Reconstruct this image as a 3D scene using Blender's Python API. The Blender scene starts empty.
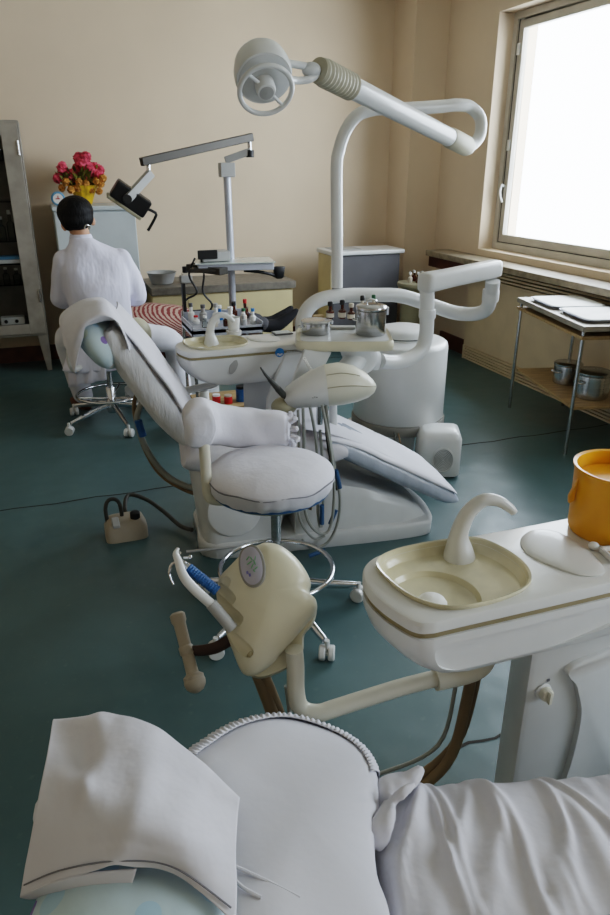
import bpy, bmesh, math, random
from mathutils import Vector, Matrix, noise
R = math.radians
random.seed(7)
C = bpy.context.scene.collection
SC = bpy.context.scene

# ------------------------------------------------------------------ camera
EYE = 1.58
FPX = 700.0
PITCH = math.atan(292 / 700.0)
AZ = R(19.6)
cam_d = bpy.data.cameras.new('camera')
cam = bpy.data.objects.new('camera', cam_d)
C.objects.link(cam)
cam.location = (0, 0, EYE)
cam.rotation_euler = (R(90) - PITCH, 0, -AZ)
cam_d.sensor_fit = 'VERTICAL'
cam_d.sensor_height = 36.0
cam_d.lens = FPX / 915.0 * 36.0
cam_d.clip_start = 0.03
SC.camera = cam


def ray(x, y):
    u = (x - 305) / FPX
    v = (457.5 - y) / FPX
    dy = math.cos(PITCH) + v * math.sin(PITCH)
    dz = -math.sin(PITCH) + v * math.cos(PITCH)
    return (u * math.cos(AZ) + dy * math.sin(AZ), -u * math.sin(AZ) + dy * math.cos(AZ), dz)


def atz(x, y, z):
    d = ray(x, y)
    t = (z - EYE) / d[2]
    return Vector((d[0] * t, d[1] * t, z))


def aty(x, y, Y):
    d = ray(x, y)
    t = Y / d[1]
    return Vector((d[0] * t, Y, EYE + d[2] * t))


def atx(x, y, X):
    d = ray(x, y)
    t = X / d[0]
    return Vector((X, d[1] * t, EYE + d[2] * t))


# ------------------------------------------------------------------ materials
def lin(c):
    def f(v):
        v /= 255.0
        return v / 12.92 if v <= 0.04045 else ((v + 0.055) / 1.055) ** 2.4
    return (f(c[0]), f(c[1]), f(c[2]), 1)


def mat(name, c, rough=0.5, metal=0.0, var=0.06, scale=6.0, bump=0.0, bscale=60.0, alpha=1.0, trans=0.0, coat=0.0, c2=None, sss=0.0, ior=1.45, spec=0.5, stretch=None, bdist=0.01):
    m = bpy.data.materials.new(name)
    m.use_nodes = True
    nt = m.node_tree
    b = nt.nodes['Principled BSDF']
    b.inputs['Roughness'].default_value = rough
    b.inputs['Metallic'].default_value = metal
    b.inputs['Alpha'].default_value = alpha
    b.inputs['Transmission Weight'].default_value = trans
    b.inputs['Coat Weight'].default_value = coat
    b.inputs['IOR'].default_value = ior
    b.inputs['Specular IOR Level'].default_value = spec
    if sss:
        b.inputs['Subsurface Weight'].default_value = sss
        b.inputs['Subsurface Radius'].default_value = (0.01, 0.006, 0.004)
    tc = nt.nodes.new('ShaderNodeTexCoord')
    n = nt.nodes.new('ShaderNodeTexNoise')
    n.inputs['Scale'].default_value = scale
    n.inputs['Detail'].default_value = 4
    src = tc.outputs['Object']
    if stretch:
        mp = nt.nodes.new('ShaderNodeMapping')
        mp.inputs['Scale'].default_value = stretch
        nt.links.new(src, mp.inputs['Vector'])
        src = mp.outputs['Vector']
    nt.links.new(src, n.inputs['Vector'])
    r = nt.nodes.new('ShaderNodeValToRGB')
    a = lin(c)
    if c2 is None:
        d = tuple(max(0, v * (1 - var * 2)) for v in a[:3]) + (1,)
        e = tuple(min(1, v * (1 + var)) for v in a[:3]) + (1,)
    else:
        d, e = lin(c2), a
    r.color_ramp.elements[0].position = 0.35
    r.color_ramp.elements[1].position = 0.65
    r.color_ramp.elements[0].color = d
    r.color_ramp.elements[1].color = e
    nt.links.new(n.outputs['Fac'], r.inputs['Fac'])
    nt.links.new(r.outputs['Color'], b.inputs['Base Color'])
    if bump:
        n2 = nt.nodes.new('ShaderNodeTexNoise')
        n2.inputs['Scale'].default_value = bscale
        n2.inputs['Detail'].default_value = 3
        nt.links.new(src, n2.inputs['Vector'])
        bp = nt.nodes.new('ShaderNodeBump')
        bp.inputs['Strength'].default_value = bump
        bp.inputs['Distance'].default_value = bdist
        nt.links.new(n2.outputs['Fac'], bp.inputs['Height'])
        nt.links.new(bp.outputs['Normal'], b.inputs['Normal'])
    return m


def glass_mat(name, tint=(1, 1, 1), gloss=0.12, rough=0.02):
    m = bpy.data.materials.new(name)
    m.use_nodes = True
    nt = m.node_tree
    nt.nodes.clear()
    o = nt.nodes.new('ShaderNodeOutputMaterial')
    t = nt.nodes.new('ShaderNodeBsdfTransparent')
    t.inputs['Color'].default_value = (*tint, 1)
    g = nt.nodes.new('ShaderNodeBsdfGlossy')
    g.inputs['Roughness'].default_value = rough
    mx = nt.nodes.new('ShaderNodeMixShader')
    fr = nt.nodes.new('ShaderNodeLayerWeight')
    fr.inputs['Blend'].default_value = gloss
    nt.links.new(fr.outputs['Fresnel'], mx.inputs['Fac'])
    nt.links.new(t.outputs[0], mx.inputs[1])
    nt.links.new(g.outputs[0], mx.inputs[2])
    nt.links.new(mx.outputs[0], o.inputs['Surface'])
    return m


def stripe_mat(name, ca, cb, scale, rot=(0, 0, 0), rough=0.8, dist=2.0):
    m = mat(name, ca, rough)
    nt = m.node_tree
    b = nt.nodes['Principled BSDF']
    tc = nt.nodes.new('ShaderNodeTexCoord')
    mp = nt.nodes.new('ShaderNodeMapping')
    mp.inputs['Rotation'].default_value = rot
    w = nt.nodes.new('ShaderNodeTexWave')
    w.inputs['Scale'].default_value = scale
    w.inputs['Distortion'].default_value = dist
    w.inputs['Detail Scale'].default_value = 1.5
    r = nt.nodes.new('ShaderNodeValToRGB')
    r.color_ramp.elements[0].position = 0.42
    r.color_ramp.elements[1].position = 0.58
    r.color_ramp.elements[0].color = lin(ca)
    r.color_ramp.elements[1].color = lin(cb)
    nt.links.new(tc.outputs['Object'], mp.inputs['Vector'])
    nt.links.new(mp.outputs['Vector'], w.inputs['Vector'])
    nt.links.new(w.outputs['Fac'], r.inputs['Fac'])
    nt.links.new(r.outputs['Color'], b.inputs['Base Color'])
    return m


def spot_mat(name, base, spots, scale=9.0, thr=0.22):
    """cloth with scattered faint coloured patches"""
    m = mat(name, base, 0.85, bump=0.15, bscale=30)
    nt = m.node_tree
    b = nt.nodes['Principled BSDF']
    tc = nt.nodes.new('ShaderNodeTexCoord')
    v = nt.nodes.new('ShaderNodeTexVoronoi')
    v.inputs['Scale'].default_value = scale
    nt.links.new(tc.outputs['Object'], v.inputs['Vector'])
    r = nt.nodes.new('ShaderNodeValToRGB')
    r.color_ramp.interpolation = 'CONSTANT'
    r.color_ramp.elements[0].position = 0.0
    r.color_ramp.elements[1].position = 0.5
    r.color_ramp.elements[0].color = lin(spots[0])
    r.color_ramp.elements[1].color = lin(spots[1])
    for i, s in enumerate(spots[2:]):
        e = r.color_ramp.elements.new(0.62 + 0.12 * i)
        e.color = lin(s)
    sep = nt.nodes.new('ShaderNodeSeparateColor')
    nt.links.new(v.outputs['Color'], sep.inputs['Color'])
    nt.links.new(sep.outputs[0], r.inputs['Fac'])
    lt = nt.nodes.new('ShaderNodeMath')
    lt.operation = 'LESS_THAN'
    lt.inputs[1].default_value = thr
    nt.links.new(v.outputs['Distance'], lt.inputs[0])
    mx = nt.nodes.new('ShaderNodeMixRGB')
    old = b.inputs['Base Color'].links[0].from_socket
    nt.links.new(lt.outputs[0], mx.inputs['Fac'])
    nt.links.new(old, mx.inputs['Color1'])
    nt.links.new(r.outputs['Color'], mx.inputs['Color2'])
    nt.links.new(mx.outputs['Color'], b.inputs['Base Color'])
    return m


M = {}
M['wall'] = mat('wall_paint', (220, 201, 177), 0.85, var=0.03, scale=1.2, bump=0.05, bscale=150)
M['ceil'] = mat('ceiling_paint', (205, 198, 180), 0.9, var=0.03)
M['brown'] = mat('brown_trim', (92, 50, 34), 0.5, var=0.15, scale=12)
M['sill'] = mat('stone_sill', (150, 138, 118), 0.35, var=0.15, scale=18)
M['alu'] = mat('window_aluminium', (196, 190, 178), 0.4, 0.0, var=0.05)
M['alud'] = mat('dark_window_gasket', (70, 68, 64), 0.5)
M['panel'] = mat('radiator_panel', (214, 196, 166), 0.6, var=0.03)
M['cloth'] = mat('white_cotton', (214, 214, 221), 0.9, var=0.02, scale=4, bump=0.06, bscale=40)
M['cloth2'] = mat('white_drape', (212, 211, 218), 0.9, var=0.03, scale=5, bump=0.4, bscale=16)
M['clothr'] = mat('gathered_cotton', (215, 215, 218), 0.9, var=0.05, scale=10, bump=0.5, bscale=30, stretch=(3, 3, 0.7))
M['coat'] = mat('white_coat', (218, 218, 234), 0.9, var=0.03, bump=0.5, bscale=5, bdist=.04, stretch=(1.6, 1.6, .6))
M['blue'] = spot_mat('pale_blue_print', (200, 220, 226), [(176, 208, 224), (210, 222, 206), (136, 116, 178), (222, 214, 170), (228, 234, 236)], 14.0, 0.27)
M['plas'] = mat('white_plastic', (214, 215, 214), 0.3, var=0.02, coat=0.2)
M['plas2'] = mat('grey_white_plastic', (200, 202, 202), 0.35, var=0.03)
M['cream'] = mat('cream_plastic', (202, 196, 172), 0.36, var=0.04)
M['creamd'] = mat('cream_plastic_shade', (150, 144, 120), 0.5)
M['tan'] = mat('tan_stripe', (142, 130, 98), 0.5)
M['bowl'] = mat('yellowed_ceramic', (214, 206, 176), 0.25, var=0.1, scale=9, coat=0.3)
M['chrome'] = mat('chrome', (205, 208, 212), 0.12, 1.0, var=0.02)
M['steel'] = mat('brushed_steel', (188, 188, 188), 0.22, 1.0, var=0.08, stretch=(1, 1, 12))
M['greige2'] = mat('beige_rubber', (184, 178, 158), 0.5)
M['ivory'] = mat('ivory_plastic', (208, 204, 188), 0.34, var=0.03)
M['clip'] = mat('blue_grey_clip', (46, 84, 122), 0.45)
M['alupole'] = mat('anodised_aluminium', (186, 190, 200), 0.35, 0.25)
M['oldsteel'] = mat('dull_painted_steel', (158, 152, 142), 0.42, 0.25, var=0.1, scale=8)
M['dark'] = mat('dark_rubber', (26, 26, 28), 0.5)
M['black'] = mat('black_plastic', (16, 16, 17), 0.4)
M['gunmetal'] = mat('gunmetal', (66, 63, 58), 0.42, 0.4)
M['greypl'] = mat('grey_plastic', (164, 164, 162), 0.45)
M['dgrey'] = mat('slate_grey_panel', (88, 88, 92), 0.5, var=0.05)
M['fridge'] = mat('pale_enamel', (194, 203, 206), 0.35, var=0.03)
M['counter'] = mat('grey_worktop', (118, 112, 102), 0.45, var=0.12, scale=20)
M['beigecab'] = mat('beige_cabinet_front', (206, 190, 146), 0.55, var=0.03)
M['hose'] = mat('grey_hose', (150, 152, 146), 0.5)
M['tanhose'] = mat('tan_hose', (132, 112, 84), 0.55, var=0.1)
M['dhose'] = mat('dark_hose', (62, 62, 58), 0.55)
M['bluep'] = mat('blue_grip', (34, 96, 158), 0.4, var=0.1, bump=0.5, bscale=120)
M['bluel'] = mat('blue_logo', (36, 120, 186), 0.5)
M['yellow'] = mat('amber_plastic', (236, 164, 20), 0.35, var=0.08, scale=5, sss=0.25)
M['brownleather'] = mat('dark_brown_bracket', (62, 44, 36), 0.6)
M['greige'] = mat('greige_plastic', (158, 148, 132), 0.5)
M['lcd'] = mat('lilac_screen', (168, 166, 178), 0.25, var=0.06, scale=20)
M['lcdg'] = mat('green_icons', (108, 158, 118), 0.4)
M['lcdb'] = mat('violet_icons', (110, 108, 168), 0.4)
M['bezel'] = mat('grey_bezel', (128, 126, 120), 0.4)
M['wood'] = mat('yellow_wood', (170, 142, 100), 0.5, var=0.15, scale=7, stretch=(1, 12, 1))
M['hair'] = mat('black_hair', (9, 8, 9), 0.6, spec=.25, bump=0.6, bscale=90, stretch=(1, 1, 0.2))
M['skin'] = mat('skin', (196, 150, 122), 0.55, var=0.05, sss=0.1)
M['trous'] = mat('white_trousers', (218, 218, 226), 0.9, bump=0.3, bscale=14)
M['shoe'] = mat('brown_shoe', (92, 58, 40), 0.5)
M['sock'] = mat('black_sock', (22, 22, 26), 0.9)
M['dtrous'] = mat('charcoal_trousers', (66, 66, 70), 0.9)
M['stripe'] = stripe_mat('red_striped_cloth', (118, 48, 46), (180, 152, 138), 24.0, (0, R(60), R(25)))
M['drkred'] = mat('dark_red_vinyl', (78, 34, 32), 0.5)
M['pink'] = mat('pink_petals', (250, 100, 124), 0.7, var=0.2, scale=40)
M['orange'] = mat('orange_petals', (214, 150, 70), 0.7, var=0.2, scale=40)
M['leaf'] = mat('olive_leaves', (120, 116, 48), 0.7, var=0.25, scale=40)
M['gold'] = mat('gold_foil', (220, 176, 40), 0.35, 0.3, var=0.15, scale=20)
M['amber'] = mat('brown_bottle_glass', (70, 26, 14), 0.12, coat=0.5)
M['label'] = mat('paper_label', (206, 196, 180), 0.8)
M['plate'] = mat('pale_glass_plate', (196, 206, 202), 0.12, coat=0.5)
M['green'] = mat('green_cap', (40, 96, 62), 0.5)
M['red'] = mat('red_cap', (196, 40, 40), 0.5)
M['clear'] = glass_mat('clear_glass', (0.82, 0.86, 0.86), 0.2)
M['pane'] = glass_mat('window_glass', (0.96, 0.98, 1.0), 0.08)
M['cabglass'] = glass_mat('cabinet_glass', (0.86, 0.87, 0.87), 0.1)
M['paperblue'] = mat('blue_packet', (96, 154, 192), 0.6)
M['plastsheet'] = mat('silvery_plastic_sheet', (176, 184, 198), 0.2, var=0.06, scale=14, bump=0.7, bscale=18, stretch=(1, 1, 0.3))
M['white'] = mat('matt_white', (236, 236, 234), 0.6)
M['seam'] = mat('hem_stitch_shadow', (122, 122, 130), 0.9)
M['void'] = mat('dark_recess', (44, 40, 34), 0.8)


def floor_mat():
    m = bpy.data.materials.new('teal_sheet_floor')
    m.use_nodes = True
    nt = m.node_tree
    b = nt.nodes['Principled BSDF']
    tc = nt.nodes.new('ShaderNodeTexCoord')
    n = nt.nodes.new('ShaderNodeTexNoise')
    n.inputs['Scale'].default_value = 1.6
    n.inputs['Detail'].default_value = 7
    n.inputs['Roughness'].default_value = 0.62
    nt.links.new(tc.outputs['Object'], n.inputs['Vector'])
    r = nt.nodes.new('ShaderNodeValToRGB')
    r.color_ramp.elements[0].position = 0.3
    r.color_ramp.elements[1].position = 0.72
    r.color_ramp.elements[0].color = lin((62, 86, 88))
    r.color_ramp.elements[1].color = lin((78, 103, 105))
    nt.links.new(n.outputs['Fac'], r.inputs['Fac'])
    # fine pale scuffs
    n3 = nt.nodes.new('ShaderNodeTexNoise')
    n3.inputs['Scale'].default_value = 30
    n3.inputs['Detail'].default_value = 6
    nt.links.new(tc.outputs['Object'], n3.inputs['Vector'])
    r3 = nt.nodes.new('ShaderNodeValToRGB')
    r3.color_ramp.elements[0].position = 0.62
    r3.color_ramp.elements[1].position = 0.8
    r3.color_ramp.elements[0].color = (0, 0, 0, 1)
    r3.color_ramp.elements[1].color = (0.35, 0.35, 0.35, 1)
    nt.links.new(n3.outputs['Fac'], r3.inputs['Fac'])
    mx = nt.nodes.new('ShaderNodeMixRGB')
    mx.blend_type = 'MIX'
    nt.links.new(r3.outputs['Color'], mx.inputs['Fac'])
    nt.links.new(r.outputs['Color'], mx.inputs['Color1'])
    mx.inputs['Color2'].default_value = lin((104, 124, 120))
    nt.links.new(mx.outputs['Color'], b.inputs['Base Color'])
    rr = nt.nodes.new('ShaderNodeMapRange')
    rr.inputs['To Min'].default_value = 0.22
    rr.inputs['To Max'].default_value = 0.48
    nt.links.new(n.outputs['Fac'], rr.inputs['Value'])
    nt.links.new(rr.outputs['Result'], b.inputs['Roughness'])
    n2 = nt.nodes.new('ShaderNodeTexNoise')
    n2.inputs['Scale'].default_value = 3.0
    n2.inputs['Detail'].default_value = 2
    nt.links.new(tc.outputs['Object'], n2.inputs['Vector'])
    bp = nt.nodes.new('ShaderNodeBump')
    bp.inputs['Strength'].default_value = 0.4
    bp.inputs['Distance'].default_value = 0.03
    nt.links.new(n2.outputs['Fac'], bp.inputs['Height'])
    nt.links.new(bp.outputs['Normal'], b.inputs['Normal'])
    return m


M['floor'] = floor_mat()

# ------------------------------------------------------------------ mesh helpers
W = {}          # world matrix of every root / child made here


def cat(pts, n=6, closed=False):
    """Catmull-Rom through points (tuples of any length)"""
    P = [tuple(p) for p in pts]
    out = []
    m = len(P)
    segs = m if closed else m - 1
    for i in range(segs):
        g = lambda k: P[k % m] if closed else P[max(0, min(m - 1, k))]
        p0, p1, p2, p3 = g(i - 1), g(i), g(i + 1), g(i + 2)
        for j in range(n):
            t = j / n
            out.append(tuple(0.5 * (2 * b + (c - a) * t + (2 * a - 5 * b + 4 * c - d) * t * t + (-a + 3 * b - 3 * c + d) * t ** 3) for a, b, c, d in zip(p0, p1, p2, p3)))
    if not closed:
        out.append(P[-1])
    return out


class MB:
    def __init__(s):
        s.v = []
        s.f = []
        s.T = None

    def add(s, vs, fs):
        b = len(s.v)
        if s.T is not None:
            vs = [s.T @ Vector(p) for p in vs]
        s.v.extend(tuple(p) for p in vs)
        s.f.extend(tuple(b + i for i in f) for f in fs)
        return s

    def box(s, x0, x1, y0, y1, z0, z1):
        vs = [(x0, y0, z0), (x1, y0, z0), (x1, y1, z0), (x0, y1, z0), (x0, y0, z1), (x1, y0, z1), (x1, y1, z1), (x0, y1, z1)]
        return s.add(vs, [(3, 2, 1, 0), (4, 5, 6, 7), (0, 1, 5, 4), (1, 2, 6, 5), (2, 3, 7, 6), (3, 0, 4, 7)])

    def obox(s, a, b, wdt, hgt, up=(0, 0, 1)):
        """bar from a to b with a rectangular section"""
        a, b = Vector(a), Vector(b)
        d = (b - a).normalized()
        up = Vector(up)
        if abs(d.dot(up)) > 0.98:
            up = Vector((0, 1, 0))
        sx = d.cross(up).normalized() * wdt / 2
        sz = sx.cross(d).normalized() * hgt / 2
        vs = [p + i * sx + j * sz for p in (a, b) for i, j in ((-1, -1), (1, -1), (1, 1), (-1, 1))]
        return s.add(vs, [(3, 2, 1, 0), (4, 5, 6, 7), (0, 1, 5, 4), (1, 2, 6, 5), (2, 3, 7, 6), (3, 0, 4, 7)])

    def loft(s, rings, cap0=True, cap1=True, wrap=True):
        n = len(rings[0])
        vs = [p for r in rings for p in r]
        fs = []
        for i in range(len(rings) - 1):
            for j in range(n if wrap else n - 1):
                k = (j + 1) % n
                fs.append((i * n + j, i * n + k, (i + 1) * n + k, (i + 1) * n + j))
        if cap0:
            fs.append(tuple(reversed(range(n))))
        if cap1:
            fs.append(tuple((len(rings) - 1) * n + j for j in range(n)))
        return s.add(vs, fs)

    def tube(s, pts, r, n=10, smooth=0, closed=False, flat=1.0, cap=True):
        pts = [tuple(p) for p in pts]
        if isinstance(r, (int, float)):
            r = [r] * len(pts)
        if smooth:
            q = cat([p + (rr,) for p, rr in zip(pts, r)], smooth, closed)
            pts = [p[:3] for p in q]
            r = [p[3] for p in q]
        P = [Vector(p) for p in pts]
        m = len(P)
        rings = []
        nrm = None
        for i in range(m):
            if closed:
                t = (P[(i + 1) % m] - P[i - 1]).normalized()
            else:
                t = (P[min(i + 1, m - 1)] - P[max(i - 1, 0)]).normalized()
            if nrm is None:
                ref = Vector((0, 0, 1)) if abs(t.z) < 0.9 else Vector((1, 0, 0))
                nrm = (ref - t * ref.dot(t)).normalized()
            else:
                nrm = (nrm - t * nrm.dot(t)).normalized()
            bn = t.cross(nrm)
            rings.append([P[i] + (nrm * math.cos(a) + bn * math.sin(a) * flat) * r[i] for a in (2 * math.pi * k / n for k in range(n))])
        if closed:
            rings.append(rings[0])
            return s.loft(rings, False, False)
        return s.loft(rings, cap, cap)

    def lathe(s, prof, c=(0, 0, 0), n=24, axis=(0, 0, 1), cap0=True, cap1=True, sx=1.0, sy=1.0):
        q = Vector((0, 0, 1)).rotation_difference(Vector(axis).normalized()).to_matrix()
        c = Vector(c)
        rings = [[c + q @ Vector((r * sx * math.cos(2 * math.pi * k / n), r * sy * math.sin(2 * math.pi * k / n), z)) for k in range(n)] for r, z in prof]
        return s.loft(rings, cap0, cap1)

    def ell(s, c, rad, nu=20, nv=12, rot=None):
        c = Vector(c)
        rings = []
        for i in range(1, nv):
            th = math.pi * i / nv
            ring = []
            for k in range(nu):
                a = 2 * math.pi * k / nu
                p = Vector((rad[0] * math.sin(th) * math.cos(a), rad[1] * math.sin(th) * math.sin(a), -rad[2] * math.cos(th)))
                if rot is not None:
                    p = rot @ p
                ring.append(c + p)
            rings.append(ring)
        b = len(s.v)
        s.loft(rings, False, False)
        for sgn, base in ((-1, 0), (1, (nv - 2) * nu)):
            p = Vector((0, 0, sgn * rad[2]))
            if rot is not None:
                p = rot @ p
            p = c + p
            if s.T is not None:
                p = s.T @ p
            s.v.append(tuple(p))
            ap = len(s.v) - 1
            for k in range(nu):
                j, l = b + base + k, b + base + (k + 1) % nu
                s.f.append((ap, l, j) if sgn < 0 else (ap, j, l))
        return s

    def grid(s, rows):
        return s.loft(rows, False, False, False)

    def build(s, name, m, parent=None, smooth=True, ang=40, bevel=0.0, bseg=2, sub=0, solid=0.0, remesh=0.0, smit=0, world=True):
        me = bpy.data.meshes.new(name)
        if parent is None:
            xs = [p[0] for p in s.v]
            ys = [p[1] for p in s.v]
            zs = [p[2] for p in s.v]
            o0 = Vector(((min(xs) + max(xs)) / 2, (min(ys) + max(ys)) / 2, min(zs)))
            W_ = Matrix.Translation(o0)
        else:
            W_ = W[parent.name]
        inv = W_.inverted() if world else None
        vs = [tuple(inv @ Vector(p)) for p in s.v] if world else s.v
        me.from_pydata(vs, [], s.f)
        bm = bmesh.new()
        bm.from_mesh(me)
        bmesh.ops.remove_doubles(bm, verts=bm.verts, dist=1e-6)
        bmesh.ops.recalc_face_normals(bm, faces=bm.faces)
        bm.to_mesh(me)
        bm.free()
        me.materials.append(m)
        o = bpy.data.objects.new(name, me)
        C.objects.link(o)
        if parent is None:
            o.location = o0
        else:
            o.parent = parent
        W[o.name] = W_.copy()
        if smooth:
            me.polygons.foreach_set('use_smooth', [True] * len(me.polygons))
            if not remesh and not sub:
                me.set_sharp_from_angle(angle=R(ang))
        if bevel:
            md = o.modifiers.new('bevel', 'BEVEL')
            md.width = bevel
            md.segments = bseg
            md.limit_method = 'ANGLE'
            md.angle_limit = R(35)
            md.harden_normals = True
        if remesh:
            md = o.modifiers.new('remesh', 'REMESH')
            md.mode = 'VOXEL'
            md.voxel_size = remesh
            md.use_smooth_shade = True
            md = o.modifiers.new('smooth', 'SMOOTH')
            md.iterations = smit or 4
            md.factor = 0.5
        if solid:
            md = o.modifiers.new('solid', 'SOLIDIFY')
            md.thickness = solid
            md.offset = -1
        if sub:
            md = o.modifiers.new('subsurf', 'SUBSURF')
            md.levels = sub
            md.render_levels = sub
        return o


def thing(name, label, category, loc=(0, 0, 0), rz=0.0, group=None):
    o = bpy.data.objects.new(name, None)
    C.objects.link(o)
    o.location = loc
    o.rotation_euler = (0, 0, rz)
    o.empty_display_size = 0.1
    o['label'] = label
    o['category'] = category
    if group:
        o['group'] = group
    W[o.name] = Matrix.Translation(Vector(loc)) @ Matrix.Rotation(rz, 4, 'Z')
    return o


def tag(o, label, category, group=None):
    o['label'] = label
    o['category'] = category
    if group:
        o['group'] = group
    return o


def struct(o):
    o['kind'] = 'structure'
    return o


def dup(root, loc, rz=0.0, label=None):
    def cp(o, parent):
        c = o.copy()
        C.objects.link(c)
        if parent is not None:
            c.parent = parent
        for ch in list(o.children):
            cp(ch, c)
        return c
    r = cp(root, None)
    r.location = loc
    r.rotation_euler = (0, 0, rz)
    if label:
        r['label'] = label
    return r


def cut(o, cutter):
    """boolean difference, baked into the mesh"""
    md = o.modifiers.new('cut', 'BOOLEAN')
    md.object = cutter
    md.operation = 'DIFFERENCE'
    md.solver = 'EXACT'
    md.use_self = True
    bpy.context.view_layer.update()
    dg = bpy.context.evaluated_depsgraph_get()
    me = bpy.data.meshes.new_from_object(o.evaluated_get(dg))
    o.modifiers.clear()
    o.data = me
    me.polygons.foreach_set('use_smooth', [True] * len(me.polygons))
    me.set_sharp_from_angle(angle=R(35))
    bpy.data.objects.remove(cutter, do_unlink=True)


def sup(cx, cy, z, hx, hy, n=4.0, N=32, rot=0.0):
    """superellipse ring"""
    out = []
    for k in range(N):
        a = 2 * math.pi * k / N
        c, s_ = math.cos(a), math.sin(a)
        x = hx * math.copysign(abs(c) ** (2 / n), c)
        y = hy * math.copysign(abs(s_) ** (2 / n), s_)
        out.append((cx + x * math.cos(rot) - y * math.sin(rot), cy + x * math.sin(rot) + y * math.cos(rot), z))
    return out


def wob(p, sc, amp, seed=0.0):
    return noise.noise(Vector(p) * sc + Vector((seed, seed * 1.7, seed * 0.3))) * amp


def patch(ctrl, nu=8, nv=8):
    """smooth surface through a control grid of 3D points"""
    rows = [cat(r, nu) for r in ctrl]
    cols = list(zip(*rows))
    cols = [cat(c, nv) for c in cols]
    return [list(r) for r in zip(*cols)]

# ================================================================== ROOM
XL, XR, YB, YF, ZC = -2.6, 3.45, 6.45, -2.4, 3.05


def sbox(name, m, *b, bevel=0.0):
    return struct(MB().box(*b).build(name, m, smooth=False, bevel=bevel))


sbox('floor', M['floor'], XL - .1, XR + .5, YF - .1, YB + .1, -.1, 0)
sbox('ceiling', M['ceil'], XL - .1, XR + .5, YF - .1, YB + .1, ZC, ZC + .1)
sbox('wall_back', M['wall'], XL - .1, XR + .4, YB, YB + .12, 0, ZC)
sbox('wall_left', M['wall'], XL - .12, XL, YF, YB, 0, ZC)
sbox('wall_front', M['wall'], XL - .1, XR + .4, YF - .12, YF, 0, ZC)
# right wall with two real window openings
WINS = [(2.55, 5.31), (-1.5, .6)]
ZB, ZT = 0.93, 2.65
wr = MB()
ys = [YF, -1.5, .6, 2.55, 5.31, YB]
for i in range(5):
    a, b = ys[i], ys[i + 1]
    if i in (1, 3):
        wr.box(XR, XR + .36, a, b, 0, ZB)
        wr.box(XR, XR + .36, a, b, ZT, ZC)
    else:
        wr.box(XR, XR + .36, a, b, 0, ZC)
struct(wr.build('wall_right', M['wall'], smooth=False))
sbox('wall_pillar', M['wall'], 3.13, 3.46, 6.05, YB + .01, 0, ZC, bevel=.006)
# floor seams (welded sheet joints)
for i, (yy, x0, x1) in enumerate([(3.425, XL, XR - .1), (5.66, 2.2, XR), (1.33, .95, XR)]):
    b = MB()
    pts = [(x0 + (x1 - x0) * k / 60, yy + .006 * math.sin(k * 1.7) + random.uniform(-.003, .003), 0) for k in range(61)]
    rows = [[(p[0], p[1] - .004 - .003 * random.random(), .0012) for p in pts], [(p[0], p[1] + .004 + .003 * random.random(), .0012) for p in pts]]
    b.grid(rows)
    struct(b.build('trim_%d' % (i + 1), M['void'], smooth=False))
# baseboards and trims
sbox('baseboard_right', M['brown'], XR - .022, XR + .001, YF, 5.80, 0, .13)
sbox('baseboard_back', M['brown'], XL, 3.02, YB - .02, YB + .001, 0, .13)
sbox('baseboard_left', M['brown'], XL - .001, XL + .02, YF, YB, 0, .13)
struct(MB().box(3.22, XR + .2, YF, 5.80, .83, .878).build('trim_4', M['sill'], smooth=False, bevel=.006))
sbox('trim_5', M['brown'], 3.27, XR, 4.95, 5.82, .735, .83)
# radiator cover under the sill, with a louvred strip at the top and at the bottom
rc = thing('radiator_cover', 'long beige radiator cover with louvred strips below the window sill', 'radiator cover', (3.4, 3.0, 0))
MB().box(3.37, XR - .024, -1.2, 5.28, .12, .70).build('panel', M['panel'], rc, smooth=False)
for nm, z0, z1, ya, yb in (('upper_grille', .70, .825, -1.2, 4.94), ('lower_grille', .0, .12, -1.2, 5.28)):
    MB().box(3.395, XR - .024, ya, yb, z0, z1).build('grille_back', M['void'], rc, smooth=False)
    g = MB()
    k = 5
    for j in range(k):
        zz = z0 + (z1 - z0) * (j + .1) / k
        g.box(3.362, 3.40, ya + .02, yb - .02, zz, zz + (z1 - z0) / k * .58)
    for yy in (ya, yb - .02):
        g.box(3.362, 3.40, yy, yy + .02, z0, z1)
    g.build(nm, M['panel'], rc, smooth=False)

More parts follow.
